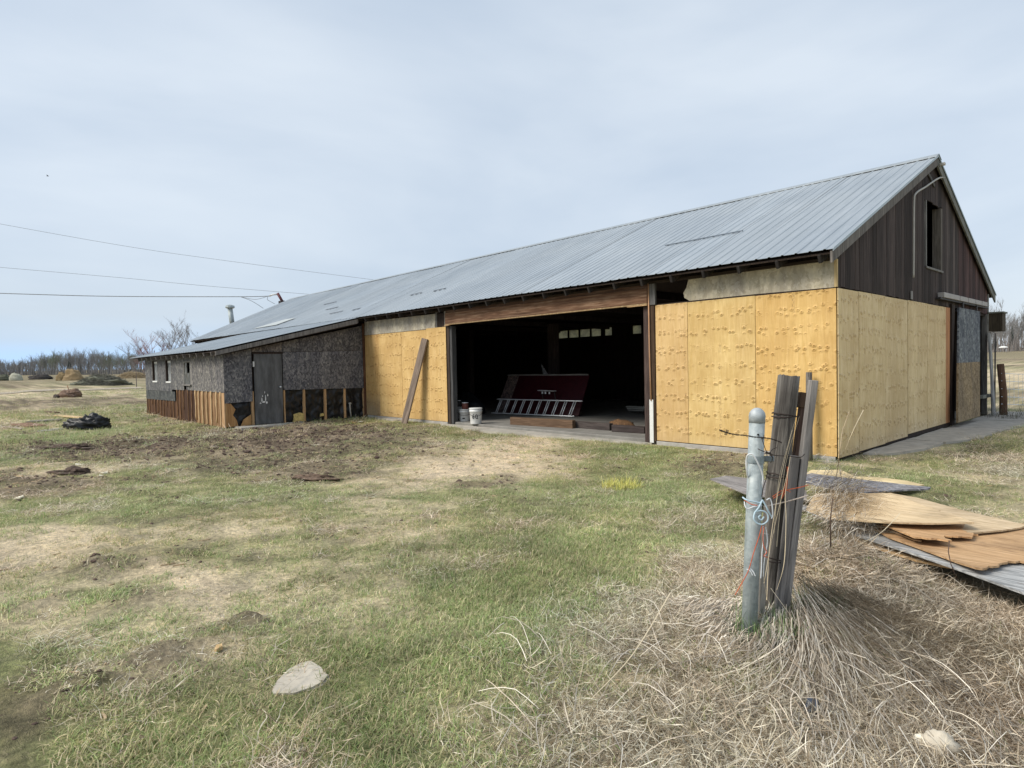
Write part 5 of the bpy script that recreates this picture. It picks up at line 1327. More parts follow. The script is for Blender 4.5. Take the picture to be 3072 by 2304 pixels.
# ================================================================== LEFT OF THE SHED
lump('black_tarp', 'black_plastic', gp(262, 1288), .56, .36, .36, 41, 56, .5, yaw=.75, label='crumpled black plastic sheet lying on the grass left of the shed', cat='tarp')
def lplank(a, b_, wd, th, lab, mat='grey_wood', color=(1, 1, 1), lift=.05):
    p0 = gp(*a) + Vector((0, 0, lift)); p1 = gp(*b_) + Vector((0, 0, lift)); return beam('loose_plank', mat, None, p0, p1, wd, th, (p1 - p0).cross(Vector((0, 0, 1))), label=lab, cat='plank', color=color)
lplank((172, 1252), (248, 1259), .22, .04, 'pale plank lying behind the black plastic', 'tan_wood', (1.2, 1.25, 1.25), .07)
lplank((60, 1276), (112, 1284), .5, .04, 'brownish board flat on the grass left of the black plastic', 'brown_wood', (1.6, 1.5, 1.5))
lplank((125, 1297), (178, 1288), .35, .02, 'grey board lying in front of the black plastic', 'grey_wood', (1.3, 1.3, 1.3), .02)
lplank((85, 1268), (185, 1262), .6, .03, 'wide grey sheet lying between planks and plastic', 'grey_wood', (1.0, .95, .85), .04)
lplank((10, 1283), (70, 1290), .12, .03, 'thin tan lath at the left edge beside the boards', 'grey_wood', (1.4, 1.25, 1.05), .03)
lplank((140, 1240), (172, 1243), .2, .05, 'short dark plank behind the boards', 'brown_wood', (.8, .7, .7), .06)
# heap with a stick in mid distance
hp = gp(200, 1190); hpd = (hp - CAM).dot(FW); hk = hpd / FPX
plump('brush_heap', 'earth', 205, 1192, 66, 22, 51, 40, .6, label='brown heap of roots and earth with a stick in it', cat='heap', color=(2.3, 2.0, 1.8))
tube('stick', 'brown_wood', None, [hp + Vector((0, 0, 10 * hk)) + RT * 10 * hk, hp + Vector((0, 0, 34 * hk)) + RT * 3 * hk], 1.1 * hk, 6, label='stick poking up out of the brown heap', cat='stick', color=(2, 1.8, 1.6))
plump('dark_rock', 'earth', 170, 1193, 22, 9, 53, 20, .3, label='dark lump beside the brown heap', cat='rock', color=(.9, .95, 1.0))
# far things
plump('hay_heap', 'hay', 221, 1141, 54, 34, 61, 44, .28, label='tan heap like loose hay far off at left', cat='heap', color=(.9, .95, .95))
plump('hay_heap', 'hay', 186, 1142, 32, 26, 63, 30, .3, label='greyish heap just left of the tan one', cat='heap', color=(.75, .8, .75))
plump('boulder', 'stone_pale', 48, 1143, 38, 22, 65, 24, .22, label='pale grey block shaped mound far off at left', cat='mound', color=(.62, .66, .6))
plump('dark_heap', 'brush_grey', 118, 1138, 66, 13, 67, 34, .5, label='low dark heap right of the pale block mound', cat='heap', color=(.5, .45, .5))
plump('dark_heap', 'brush_grey', 12, 1142, 48, 18, 69, 30, .5, label='dark heap at the left edge of the far field', cat='heap', color=(.9, .95, .8))
def brush_pile(name, c, rx, ry, rz, n, label, color):
    pr = empty(name, c, label=label, cat='brush pile')
    V = []; F = []
    for i in range(n):
        a_ = rnd.uniform(0, 6.28); r_ = rnd.random() ** .5; h_ = (1 - r_ * r_) * rz * rnd.uniform(.2, 1.0)
        p = c + Vector((math.cos(a_) * r_ * rx, math.sin(a_) * r_ * ry, h_)); p = c + Matrix.Rotation(.83, 3, 'Z') @ (p - c)
        d = Vector((rnd.uniform(-1, 1), rnd.uniform(-1, 1), rnd.uniform(-.35, .35))).normalized() * rnd.uniform(.2, .75) * (rz / 1.4)
        v, f = tube_geo([p - d, p + Vector((0, 0, rnd.uniform(0, .15))), p + d], [.012 * rz, .02 * rz, .008 * rz], 3, False)
        b0 = len(V); V += v; F += [tuple(b0 + q_ for q_ in ff) for ff in f]
    o = link('branches', pymesh('branches', V, F), 'twig', pr, color=color); o['kind'] = 'stuff'
    return pr
bpc = gp(305, 1156); bk = (bpc - CAM).dot(FW) / FPX
brush_pile('brush_pile', bpc, 80 * bk, 40 * bk, 32 * bk, 2600, 'wide grey pile of cut branches in the field left of the shed', (1.1, 1.15, 1.0))
lump('brush_core', 'brush_grey', bpc, 74 * bk, 36 * bk, 24 * bk, 71, 44, .5, yaw=.83, label='dense grey core of the wide branch pile', cat='brush pile', color=(1.7, 1.75, 1.55))
bpc2 = gp(398, 1140); bk = (bpc2 - CAM).dot(FW) / FPX
brush_pile('brush_pile', bpc2, 48 * bk, 26 * bk, 22 * bk, 1400, 'tan brush pile just left of the shed roof', (2.6, 2.2, 1.5))
# pale track crossing the left field
P = []
for (px, py) in [(-200, 1188), (30, 1177), (90, 1171), (160, 1169), (262, 1168), (330, 1165), (420, 1162), (430, 1165.5), (330, 1168.5), (262, 1171.5), (160, 1173), (90, 1176), (30, 1182), (-200, 1196)]: 
    P.append(gp(px, py) + Vector((0, 0, .05)))
o = prism('track', 'concrete', None, P, (0, 0, 1), .3, color=(1.0, .9, .76)); tag(o, 'pale gravel track crossing the field left of the shed', 'track', kind='structure')

# ================================================================== TREES
def tree_geo(h, seed, spread=.45, lean=0, levels=4, br=5, r0=.02, up=.5):
    R_ = random.Random(seed); V = []; F = []; TV = []; TF = []
    def limb(p, d, L, r, lv):
        pts = [p]; q_ = p.copy(); dd = d.copy()
        for k in range(3):
            dd = (dd + Vector((R_.uniform(-.2, .2), R_.uniform(-.2, .2), R_.uniform(-.05, .12)))).normalized(); q_ = q_ + dd * L / 3; pts.append(q_.copy())
        v, f = tube_geo(pts, [r, r * .8, r * .6, r * .4], 4 if lv else 6, False)
        tgt = (V, F) if lv < 2 else (TV, TF)
        b0 = len(tgt[0]); tgt[0].extend(v); tgt[1].extend([tuple(b0 + i for i in ff) for ff in f])
        if lv < levels:
            for k in range(br if lv else br + 3):
                t_ = R_.uniform(.25 if lv else .3, 1); seg = min(2, int(t_ * 3)); pp = pts[seg].lerp(pts[seg + 1], t_ * 3 - seg)
                a_ = R_.uniform(0, 6.28); sd_ = Vector((math.cos(a_), math.sin(a_), 0)); nd = (dd * up + sd_ * spread + Vector((0, 0, .35))).normalized()
                limb(pp, nd, L * R_.uniform(.38, .6), max(r * .5, .006 * h / 8), lv + 1)
    limb(Vector((0, 0, -.3)), Vector((lean, 0, 1)).normalized(), h * .75, h * r0, 0)
    return pymesh('trunk', V, F), pymesh('crown', TV, TF)
def place_tree(c, tm, cm, mat_c, sc, rz, label, group, color=(1, 1, 1), name='bare_tree'):
    e_ = empty(name, c, label=label, cat='tree', group=group)
    for nm, me, mt in (('trunk', tm, 'bark'), ('crown', cm, mat_c)):
        o = bpy.data.objects.new(nm, me); COL.objects.link(o)
        if not me.materials: me.materials.append(MATS[mt])
        o.parent = e_; o.color = (*color, 1)
    e_.scale = (sc, sc, sc); e_.rotation_euler.z = rz
    return e_
# near bare trees behind the far end of the shed
nb = [(441, 1000, 52, 'reddish bare tree, leftmost behind the shed roof', 'twig_red', (1.2, 1.0, 1.0)), (500, 1010, 58, 'bare tree right of the reddish one behind the shed', 'twig', (1.25, 1.2, 1.25)),
      (480, 1030, 50, 'low bushy bare tree between two taller ones behind the shed', 'twig_red', (.8, .7, .9)), (528, 990, 62, 'tall thin bare tree behind the shed', 'twig', (1.4, 1.35, 1.4)), (568, 995, 60, 'bare tree just left of the main roof end', 'twig', (1.4, 1.4, 1.5)), (405, 1040, 60, 'small bare tree left of the shed roof corner', 'twig', (1.3, 1.25, 1.3))]
for k, (px, py, d, lab, mt, colr_) in enumerate(nb):
    tp_ = dp(px, py, d); c = Vector((tp_.x, tp_.y, H(tp_.x, tp_.y))); h = tp_.z - c.z
    tm, cm = tree_geo(h, 100 + k, .55, 0, 4, 5, .011)
    cm.materials.append(MATS[mt]); place_tree(c, tm, cm, mt, 1, k * 1.3, lab, 'bare trees behind the shed', colr_)
# the far woods: one mass on either side
vars_ = [tree_geo(9, 200 + k, [.35, .5, .3, .6][k % 4], 0, 3, 6, .012, .8) for k in range(6)]
arr = []
for tm, cm in vars_:
    arr.append([(np.array([v.co[:] for v in me.vertices]), [tuple(p.vertices) for p in me.polygons]) for me in (tm, cm)])
con = []
def conifer_geo(seed):
    R_ = random.Random(seed); V = []; F = []
    v, f = tube_geo([Vector((0, 0, -.3)), Vector((0, 0, 9))], [.12, .02], 5, False); V += v; F += f
    for i in range(420):
        t_ = R_.random() ** .8; z = 1 + 8 * t_; r_ = (1 - t_) * 1.25 * R_.uniform(.5, 1) + .08; a_ = R_.uniform(0, 6.28)
        p = Vector((0, 0, z + .3)); e_ = Vector((math.cos(a_) * r_, math.sin(a_) * r_, z - .25)); s_ = Vector((-math.sin(a_), math.cos(a_), 0)) * .22
        b0 = len(V); V += [p, e_ + s_, e_ + Vector((0, 0, -.2)), e_ - s_]; F += [(b0, b0 + 1, b0 + 2, b0 + 3)]
    return V, F
def wood(name, cols, spots, label):
    groups = {}
    for (c, vi, sc, rz, mt) in spots:
        groups.setdefault(mt, []).append((c, vi, sc, rz))
    root = empty(name, spots[0][0], label=label, cat='woodland', kind='stuff')
    for mt, L in groups.items():
        VV = []; FF = []; b0 = 0
        for c, vi, sc, rz in L:
            cs_, sn = math.cos(rz), math.sin(rz)
            geo = arr[vi] if vi >= 0 else [tuple((np.array([v[:] for v in g]) if k == 0 else g) for k, g in enumerate(conifer_geo(int(sc * 1000))))]
            for vv, fs in geo:
                p = vv * sc; x = p[:, 0] * cs_ - p[:, 1] * sn + c.x; y = p[:, 0] * sn + p[:, 1] * cs_ + c.y
                VV.append(np.stack([x, y, p[:, 2] + c.z], 1)); FF += [tuple(b0 + i for i in f) for f in fs]; b0 += len(vv)
        V_ = np.concatenate(VV); o = link('trees', pymesh('trees', V_.tolist(), FF), mt, root, color=(1.45, 1.5, 1.55)); o['kind'] = 'stuff'
    for ch in root.children: ch.matrix_parent_inverse = Matrix.Translation(-root.location)
def top_left(px):   # skyline of the left wood, photo pixels
    return float(np.interp(px, [-80, 40, 70, 105, 150, 190, 240, 270, 300, 330, 365, 400, 440, 560, 640], [1092, 1091, 1090, 1086, 1073, 1070, 1070, 1068, 1072, 1073, 1073, 1074, 1072, 1074, 1075]))
sp = []
for k in range(430):
    px = rnd.uniform(-140, 640); d = rnd.uniform(190, 250); b0_ = at_d(px, 1118, d); gz = H(b0_.x, b0_.y)
    tz = at_d(px, top_left(px) + (rnd.choice([-4, 0, 3, 8, 12]) + rnd.uniform(-3, 5)), d).z; h = tz - gz
    mt = 'twig_olive' if (105 < px < 185 or 300 < px < 430) and rnd.random() < .7 else 'twig'
    vi = rnd.randrange(6)
    if rnd.random() < .035 or abs(px - 247) < 1.2 or abs(px - 266) < 1.2: vi = -1; mt = 'conifer'; 
    sp.append((Vector((b0_.x, b0_.y, gz)), vi, max(.3, h / 8.3), rnd.uniform(0, 6.28), mt))
# undergrowth makes the foot of the wood dense
wood('far_wood', None, sp, 'far bare woodland on the horizon at left')
sp = []
for k in range(70):
    px = rnd.uniform(2950, 3260); d = rnd.uniform(150, 210); b0_ = at_d(px, 1040, d); gz = H(b0_.x, b0_.y)
    tz = at_d(px, rnd.choice([942, 950, 960, 975, 990]) + rnd.uniform(-4, 10), d).z; h = tz - gz
    vi = rnd.randrange(6); mt = 'twig'
    if rnd.random() < .22: vi = -1; mt = 'conifer'; h *= .72
    sp.append((Vector((b0_.x, b0_.y, gz)), vi, max(.3, h / 8.3), rnd.uniform(0, 6.28), mt))
wood('far_wood', None, sp, 'bare and evergreen woodland beyond the field at right')
def hedge(name, pts, h, label, color):
    V = []; F = []; W_ = 6
    for (a_, b_) in zip(pts[:-1], pts[1:]):
        L = (b_ - a_).length; n = int(L * 26)
        for i in range(n):
            p = a_.lerp(b_, rnd.random()) + Vector((rnd.uniform(-W_, W_), rnd.uniform(-W_, W_), 0)); p.z = H(p.x, p.y); hh = h * rnd.uniform(.3, 1.0)
            q_ = p + Vector((rnd.uniform(-.6, .6), rnd.uniform(-.6, .6), hh)); s_ = Vector((rnd.uniform(-1, 1), rnd.uniform(-1, 1), 0)).normalized() * .09
            b0 = len(V); V += [p - s_, p + s_, q_]; F.append((b0, b0 + 1, b0 + 2))
    o = link(name, pymesh(name, V, F), 'twig', None, label=label, cat='bushes', kind='stuff', color=color)
hedge('undergrowth', [at_d(-160, 1118, 188), at_d(640, 1108, 188)], 4.6, 'dense grey undergrowth at the foot of the left woodland', (1.3, 1.33, 1.4))
hedge('undergrowth', [at_d(2940, 1042, 150), at_d(3280, 1036, 150)], 6.0, 'dense undergrowth at the foot of the right woodland', (1.35, 1.3, 1.3))
o = lump('white_shed', 'white_paint', at_d(3010, 1043, 140), .85, .5, .35, 81, 12, .05, label='tiny whitish object at the edge of the far right wood', cat='object')

# ================================================================== GRASS
def blades(n, radius, hl, wl, lean, colors, flat=0.0, seg=3, seed=0, curl=.6):
    R_ = np.random.RandomState(seed); V = []; F = []; Cc = []
    for i in range(n):
        a_ = R_.uniform(0, 6.283); r_ = radius * R_.uniform(0, 1) ** .5; p = np.array([math.cos(a_) * r_, math.sin(a_) * r_, -.008])
        az = R_.uniform(0, 6.283); L = R_.uniform(*hl); wd = R_.uniform(*wl); el = math.radians(R_.uniform(*lean))
        col = np.array(colors[R_.randint(len(colors))]) * R_.uniform(.65, 1.35)
        b0 = len(V); cur = p.copy(); e_ = el; az_ = az
        for s_ in range(seg + 1):
            t_ = s_ / seg; d = np.array([math.cos(az_) * math.cos(e_), math.sin(az_) * math.cos(e_), math.sin(e_)])
            side = np.array([-math.sin(az_), math.cos(az_), 0]) * wd * (1 - t_ * .85) * .5
            if flat: side = side * .8 + np.array([0, 0, 1]) * wd * .25 * R_.uniform(-1, 1)
            if s_ < seg: V += [cur - side, cur + side]; Cc += [col * (.8 + .2 * t_)] * 2
            else: V.append(cur); Cc.append(col)
            cur = cur + d * L / seg; e_ -= curl * R_.uniform(.2, 1.0) if not flat else R_.uniform(-curl, curl); az_ += R_.uniform(-.35, .35) if not flat else R_.uniform(-.7, .7)
            if flat: e_ = max(min(e_, .9), -.5 if cur[2] > .02 else 0)
        for s_ in range(seg - 1): F.append((b0 + 2 * s_, b0 + 2 * s_ + 1, b0 + 2 * s_ + 3, b0 + 2 * s_ + 2))
        F.append((b0 + 2 * seg - 2, b0 + 2 * seg - 1, b0 + 2 * seg))
    me = pymesh('clump', V, F); ca = me.color_attributes.new('Col', 'FLOAT_COLOR', 'POINT')
    ca.data.foreach_set('color', np.concatenate([np.array(Cc), np.ones((len(Cc), 1))], 1).astype(np.float32).ravel())
    me.materials.append(MATS['grass_blade']); return me
GR = [(.33, .43, .17), (.43, .50, .23), (.25, .35, .12), (.56, .56, .33)]
OL = [(.52, .50, .27), (.68, .59, .38), (.40, .43, .20), (.80, .70, .50)]
ST = [(.74, .65, .51), (.62, .52, .40), (.88, .80, .67), (.42, .34, .25), (.70, .62, .52), (.26, .20, .14)]
def tmpl(name, meshes):
    c = bpy.data.collections.new(name)
    for i, me in enumerate(meshes):
        o = bpy.data.objects.new('%s_%02d' % (name, i), me); c.objects.link(o)
    return c
C_green = tmpl('green_clumps', [blades(34, .075, (.025, .07), (.0035, .006), (20, 88), GR + OL[:2], 0, 3, 10 + k) for k in range(4)])
C_olive = tmpl('olive_clumps', [blades(34, .085, (.02, .06), (.003, .006), (5, 70), OL + GR[:1], 0, 3, 30 + k) for k in range(4)])
C_short = tmpl('short_clumps', [blades(30, .09, (.015, .045), (.003, .005), (0, 40), ST[:3] + ST[4:5] + OL[:2], 0, 2, 50 + k) for k in range(4)])
C_straw = tmpl('straw_clumps', [blades(44, .13, (.05, .20), (.0032, .0072), (0, 26), ST, 1, 5, 70 + k, .28) for k in range(5)] + [blades(60, .12, (.03, .09), (.0032, .0065), (0, 40), ST, 1, 3, 90 + k, .5) for k in range(3)])
def scatter(name, coll, pts, rots, scl, tint, label, cat):
    n = len(pts); me = bpy.data.meshes.new(name); me.vertices.add(n); me.vertices.foreach_set('co', np.asarray(pts, np.float32).ravel())
    a_ = me.attributes.new('rot', 'FLOAT_VECTOR', 'POINT'); a_.data.foreach_set('vector', np.asarray(rots, np.float32).ravel())
    a_ = me.attributes.new('scl', 'FLOAT', 'POINT'); a_.data.foreach_set('value', np.asarray(scl, np.float32))
    a_ = me.attributes.new('idx', 'INT', 'POINT'); a_.data.foreach_set('value', nr.randint(0, 1000, n).astype(np.int32))
    a_ = me.attributes.new('tint', 'FLOAT_COLOR', 'POINT'); a_.data.foreach_set('color', np.concatenate([tint, np.ones((n, 1))], 1).astype(np.float32).ravel())
    o = bpy.data.objects.new(name, me); COL.objects.link(o); tag(o, label, cat, kind='stuff')
    g = bpy.data.node_groups.new(name, 'GeometryNodeTree')
    g.interface.new_socket('Geometry', in_out='INPUT', socket_type='NodeSocketGeometry'); g.interface.new_socket('Geometry', in_out='OUTPUT', socket_type='NodeSocketGeometry')
    N = g.nodes; gi = N.new('NodeGroupInput'); go = N.new('NodeGroupOutput'); ip = N.new('GeometryNodeInstanceOnPoints'); ci = N.new('GeometryNodeCollectionInfo')
    ci.inputs['Collection'].default_value = coll; ci.inputs['Separate Children'].default_value = True; ci.inputs['Reset Children'].default_value = True
    def na(nm, ty):
        k = N.new('GeometryNodeInputNamedAttribute'); k.data_type = ty; k.inputs[0].default_value = nm; return k.outputs[0]
    L = g.links.new
    mp_ = N.new('GeometryNodeMeshToPoints'); L(gi.outputs[0], mp_.inputs[0]); L(mp_.outputs[0], ip.inputs['Points'])
    L(ci.outputs[0], ip.inputs['Instance']); ip.inputs['Pick Instance'].default_value = True
    L(na('idx', 'INT'), ip.inputs['Instance Index'])
    er = N.new('FunctionNodeEulerToRotation'); L(na('rot', 'FLOAT_VECTOR'), er.inputs[0]); L(er.outputs[0], ip.inputs['Rotation'])
    L(na('scl', 'FLOAT'), ip.inputs['Scale']); L(ip.outputs[0], go.inputs[0])
    md = o.modifiers.new('scatter', 'NODES'); md.node_group = g
    return o
def cand(n, xr, yr):
    return nr.uniform(xr[0], xr[1], n), nr.uniform(yr[0], yr[1], n)
zones = [((-1.0, 4.6), (-9.3, -3.0), 420), ((-6.5, -1.0), (-9.6, -.2), 190), ((-1.0, 4.6), (-3.0, 9.5), 110), ((-16, -6.5), (-9.8, -.2), 75), ((-30, -13), (-14, -.5), 22), ((-60, -22), (-22, 12), 4), ((0, 14), (9.5, 40), 8)]
PX = []; PY = []
for xr, yr, dens in zones:
    n = int((xr[1] - xr[0]) * (yr[1] - yr[0]) * dens); a_, b_ = cand(n, xr, yr)
    PX.append(a_); PY.append(b_)
PX = np.concatenate(PX); PY = np.concatenate(PY)
inb = (PX > -30.2) & (PX < .1) & (PY > -.02) & (PY < 9.8)
inb |= (PX > -22.05) & (PX < -13.55) & (PY > -4.2) & (PY < .1)
inb |= (PX > 0) & (PX < (.5 + .07 * PY)) & (PY > 1.0) & (PY < 11)
# visible wedge only
rel = np.stack([PX - CAM.x, PY - CAM.y], 1); fz = rel @ np.array([FW.x, FW.y]); sxx = (rel @ np.array([RT.x, RT.y])) / np.maximum(fz, .01)
vis = (fz > 1.2) & (np.abs(sxx) < .98)
stone_c = gp(905, 2045); inb |= np.hypot(PX - stone_c.x, PY - stone_c.y) < .13
inb |= (np.hypot(PX - pb.x, PY - pb.y) < .06)
# keep grass off the pile of sheets
poly = [on_z(2400 + a_ / 3.2917, 1380 + b_ / 3.2917, .05).xy for a_, b_ in [(60, 130), (400, 100), (1230, 240), (1250, 300), (2240, 640), (2900, 900), (2900, 1540), (1560, 1070), (700, 830), (0, 540)]]
def in_poly(x, y, P):
    c = np.zeros(len(x), bool); j = len(P) - 1
    for i in range(len(P)):
        xi, yi = P[i]; xj, yj = P[j]
        c ^= ((yi > y) != (yj > y)) & (x < (xj - xi) * (y - yi) / (yj - yi + 1e-9) + xi); j = i
    return c
inb |= in_poly(PX, PY, poly)
ledge = [(-9.6, -.02), (-9.5, -.2), (-8.9, -.24), (-8.1, -.5), (-6.8, -.54), (-5.2, -.34), (-3.3, -.18), (-3.15, -.02)]
inb |= in_poly(PX, PY, ledge) & (PY > -.55)
keep = vis & ~inb
PX, PY = PX[keep], PY[keep]
g_, t_, d_, s_ = weights(PX, PY)
PZ = height(PX, PY) + dirt_h(PX, PY, d_)
distp = np.hypot(PX - CAM.x, PY - CAM.y)
gw = np.clip(g_, 0, 3) ** 1.5; tw = np.clip(t_, 0, 3) ** 1.5 * 1.9; dw = np.clip(d_, 0, 3) ** 1.5 * 2.5; sw = np.clip(s_, 0, 3) ** 1.5 * 1.6
tot = gw + tw + dw + sw + .05
u = nr.rand(len(PX)); cls = np.full(len(PX), -1)
pS = np.clip(sw / tot, 0, .9); pG = gw / tot; pT = tw / tot; pD = dw / tot
cls[u < pS] = 3
m1 = (u >= pS) & (u < pS + pG)
green = np.clip(g_ * 1.0 - .36, 0, 1)
u2 = nr.rand(len(PX))
cls[m1 & (u2 < green)] = 0; cls[m1 & (u2 >= green)] = 1
m2 = (u >= pS + pG) & (u < pS + pG + pT); cls[m2 & (u2 < .55)] = 2
m3 = (u >= pS + pG + pT); cls[m3 & (u2 < .16)] = 2; cls[m3 & (u2 > .93)] = 1
big = np.clip(distp / 9, 1, 3.0)
extra = (cls == 0) & (nr.rand(len(PX)) < .30)
PX = np.concatenate([PX, PX[extra] + nr.uniform(-.05, .05, extra.sum())]); PY = np.concatenate([PY, PY[extra] + nr.uniform(-.05, .05, extra.sum())]); PZ = np.concatenate([PZ, PZ[extra]]); cls = np.concatenate([cls, np.full(extra.sum(), 1)]); distp = np.concatenate([distp, distp[extra]]); big = np.concatenate([big, big[extra]])
info = [(0, 'green_grass', C_green, 'short fresh green grass tufts of the yard', 'grass'), (1, 'olive_grass', C_olive, 'low olive and half dry grass of the yard', 'grass'), (2, 'stubble_grass', C_short, 'worn straw coloured stubble on trodden soil', 'grass'), (3, 'matted_straw', C_straw, 'matted long dead grass round the posts and sheets', 'dry grass')]
for ci_, nm, coll, lab, cat in info:
    k = cls == ci_; n = int(k.sum())
    if not n: continue
    pts = np.stack([PX[k], PY[k], PZ[k]], 1)
    rots = np.stack([nr.uniform(-.15, .15, n), nr.uniform(-.15, .15, n), nr.uniform(0, 6.283, n)], 1)
    vn = fnoise(PX[k], PY[k], .8, 3); tn = .45 + .62 * vn + .62 * fnoise(PX[k] - 3, PY[k] + 8, .22, 2)
    if ci_ == 3: tn = 1.12 + .45 * (tn - .9)
    tint = np.stack([tn * (1 + .25 * (fnoise(PX[k] + 9, PY[k], 1.3, 2) - .5)), tn, tn * .98], 1)
    sc = nr.uniform(.75, 1.25, n) * big[k]
    if ci_ == 0: sc *= np.where(distp[k] < 6, 1.05, 1.0)
    scatter(nm, coll, pts, rots, sc, tint, lab, cat)
# straw draped down round the foot of the posts: long individual stalks in one mass
V = []; F = []; Cc = []
def stcol(R_):
    k = R_.uniform(.38, 1.15); return [c * k for c in ST[R_.randrange(6)]] + [1]
def stalk(P, wd, col):
    b0 = len(V)
    for i, p in enumerate(P):
        d = (P[min(i + 1, len(P) - 1)] - P[max(i - 1, 0)]).normalized(); s_ = d.cross(Vector((0, 0, 1)));
        s_ = (s_.normalized() if s_.length > .05 else Vector((1, 0, 0))) * wd * (1 - .6 * i / len(P)) * .5 + Vector((0, 0, wd * .2))
        V.extend([p - s_, p + s_]); Cc.extend([col, col])
    for i in range(len(P) - 1): F.append((b0 + 2 * i, b0 + 2 * i + 1, b0 + 2 * i + 3, b0 + 2 * i + 2))
cc_ = Vector((1.90, -6.02, 0))
for i in range(3400):
    a_ = rnd.uniform(-2.7, 1.5) if i % 3 else rnd.choice([-1.5, -1.1, -.8, -.5, -.2, .1, .4, .7]) + rnd.gauss(0, .35)
    r0_ = rnd.uniform(.06, .45); r0_ = r0_ + rnd.random() ** 2 * (1.1 if -1.1 < a_ < .9 else .18); r1 = r0_ + rnd.uniform(.15, .6) * (1.5 if -1.1 < a_ < .6 else .7) * (1 if math.cos(a_ - .3) > -.3 else .6)
    h0 = rnd.uniform(.02, .22) * math.exp(-r0_ * 2.6) * (1.2 if math.cos(a_ - .6) > 0 else .55)
    d = Vector((math.cos(a_), math.sin(a_), 0)); s_ = Vector((-d.y, d.x, 0)); bend = rnd.uniform(-.9, .9); wob = rnd.uniform(0, 6); wa = rnd.uniform(.0, .015)
    P = []
    for k in range(8):
        t_ = k / 7; rr = r0_ + (r1 - r0_) * t_; p = cc_ + d * rr + s_ * (bend * t_ * t_ * (r1 - r0_) + wa * math.sin(wob + t_ * 6))
        zz = h0 * (1 - t_) ** 1.6 + .03 * (1 - t_) + rnd.uniform(.004, .035)
        P.append(Vector((p.x, p.y, Hq(p.x, p.y) + zz)))
    if any(in_poly(np.array([p.x]), np.array([p.y]), poly)[0] for p in (P[4], P[-1])): continue
    if math.hypot(P[0].x - pb.x, P[0].y - pb.y) < .075: continue
    stalk(P[:rnd.choice([3, 5, 6, 8, 8])], rnd.uniform(.0024, .0055), stcol(rnd))
# long stray stalks over the foreground mat
for i in range(420):
    px, py = rnd.uniform(1500, 3072), rnd.uniform(1750, 2304); p0 = gp(px, py)
    wv = weights([p0.x], [p0.y])
    if rnd.random() > min(1, wv[3][0] * .9): continue
    a_ = rnd.gauss(-.75, .55) + (math.pi if rnd.random() < .3 else 0); L = rnd.uniform(.15, .45); bend = rnd.uniform(-.16, .16)
    d = Vector((math.cos(a_), math.sin(a_), 0)); s_ = Vector((-d.y, d.x, 0)); P = []
    for k in range(6):
        t_ = k / 5; p = p0 + d * L * t_ + s_ * bend * t_ * t_; P.append(Vector((p.x, p.y, Hq(p.x, p.y) + .02 + .05 * math.sin(t_ * 3.1) + rnd.uniform(0, .01))))
    stalk(P, rnd.uniform(.0026, .0045), stcol(rnd))
# straw spilling over the left end of the sheets
for i in range(1500):
    px, py = rnd.gauss(2510, 50), rnd.gauss(1535, 60); p0 = on_z(px, py, .16 - .0004 * (py - 1480)); a_ = rnd.gauss(-.6, .8); L = rnd.uniform(.1, .35)
    d = Vector((math.cos(a_), math.sin(a_), 0)); s_ = Vector((-d.y, d.x, 0)); bend = rnd.uniform(-.1, .1); h0 = rnd.uniform(0, .12)
    P = [p0 + d * L * t_ + s_ * bend * t_ * t_ + Vector((0, 0, .03 + h0 * math.sin(t_ * 2.6) + rnd.uniform(-.005, .005))) for t_ in [k / 5 for k in range(6)]]
    stalk(P[:rnd.choice([5, 6, 8, 8])], rnd.uniform(.0022, .0052), stcol(rnd))
me = pymesh('stalks', V, F); ca = me.color_attributes.new('Col', 'FLOAT_COLOR', 'POINT'); ca.data.foreach_set('color', np.array(Cc, np.float32).ravel()); me.materials.append(MATS['straw_strand'])
link('straw_drape', me, label='long pale dead stalks draped round the foot of the posts', cat='dry grass', kind='stuff')
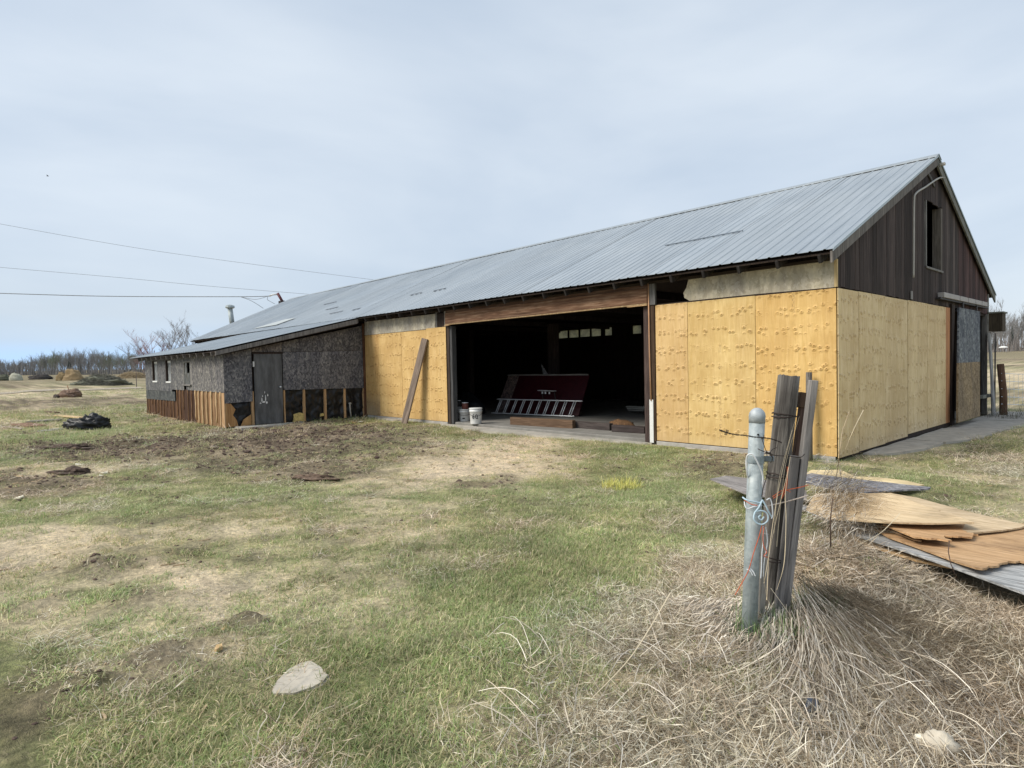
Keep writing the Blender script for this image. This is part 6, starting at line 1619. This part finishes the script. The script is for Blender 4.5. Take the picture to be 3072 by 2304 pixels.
# tall stalks caught between the posts
V = []; F = []; Cc = []
for (pts) in [[(2330, 1640, 3.42), (2345, 1480, 3.42), (2362, 1370, 3.42), (2398, 1250, 3.42)], [(2322, 1600, 3.4), (2335, 1450, 3.4), (2365, 1330, 3.4), (2385, 1262, 3.4)], [(2300, 1800, 3.3), (2308, 1650, 3.3), (2330, 1500, 3.3), (2350, 1400, 3.3), (2377, 1290, 3.3)],
              [(2330, 1770, 3.32), (2352, 1690, 3.32), (2358, 1560, 3.34), (2356, 1480, 3.36), (2371, 1370, 3.38)], [(2292, 1750, 3.3), (2315, 1620, 3.3), (2345, 1490, 3.3), (2366, 1400, 3.32)], [(2288, 1712, 3.3), (2300, 1790, 3.3), (2314, 1822, 3.3)], [(2312, 1764, 3.2), (2360, 1830, 3.1), (2420, 1915, 2.95)], [(2010, 1780, 3.2), (1900, 1960, 2.9), (1775, 2095, 2.7)],
              [(2590, 1230, 6.2), (2560, 1290, 6.0), (2535, 1350, 6.0)], [(2700, 1540, 4.6), (2640, 1600, 4.4), (2560, 1640, 4.1)]]:
    P = curve_pts([dp(*p) for p in pts], 5); stalk(P, .005, [.62, .52, .36, 1])
stalk([gp(850, 2088, .035), gp(890, 2060, .045), gp(915, 2035, .05), gp(948, 2008, .04)], .004, [.20, .17, .13, 1])
me = pymesh('stems', V, F); ca = me.color_attributes.new('Col', 'FLOAT_COLOR', 'POINT'); ca.data.foreach_set('color', np.array(Cc, np.float32).ravel()); me.materials.append(MATS['straw_strand'])
link('dry_stalks', me, label='long dry stalks caught between the posts and slats', cat='dry grass', kind='stuff')
# bright green tuft at the foot of the pipe and the yellow one in the lawn
def tuft(c, n, hl, cols, label, name, r=.12, seed=0, lean=(35, 85)):
    me = blades(n, r, hl, (.004, .007), lean, cols, 0, 3, seed, .35)
    me2 = me.copy(); me2.materials.clear(); me2.materials.append(MATS['straw_strand'])
    link(name, me2, None, None, loc=c, label=label, cat='grass tuft')
tuft(gp(2300, 1915), 420, (.10, .22), [(.15, .23, .08), (.10, .17, .06), (.20, .28, .11)], 'dark green tuft growing in front of the steel pipe', 'grass_tuft', .19, 901, (45, 88))
tuft(gp(2440, 1840), 260, (.10, .2), [(.10, .16, .05), (.07, .12, .04), (.14, .20, .07)], 'dark green tuft right of the slats', 'grass_tuft', .15, 902)
tuft(gp(1862, 1462), 460, (.09, .20), [(.72, .68, .16), (.60, .60, .16), (.8, .72, .22)], 'bright yellow green tuft standing out in the lawn', 'grass_tuft', .24, 903, (20, 80))
tuft(gp(3040, 1255), 500, (.2, .5), [(.09, .10, .05), (.16, .13, .09), (.06, .06, .04)], 'dark weeds at the foot of the brown fence post', 'grass_tuft', .7, 904, (10, 80))
tuft(gp(2470, 1385), 120, (.06, .16), [(.12, .17, .06), (.16, .2, .08)], 'green tuft at the foot of the thin fence post', 'grass_tuft', .2, 905)
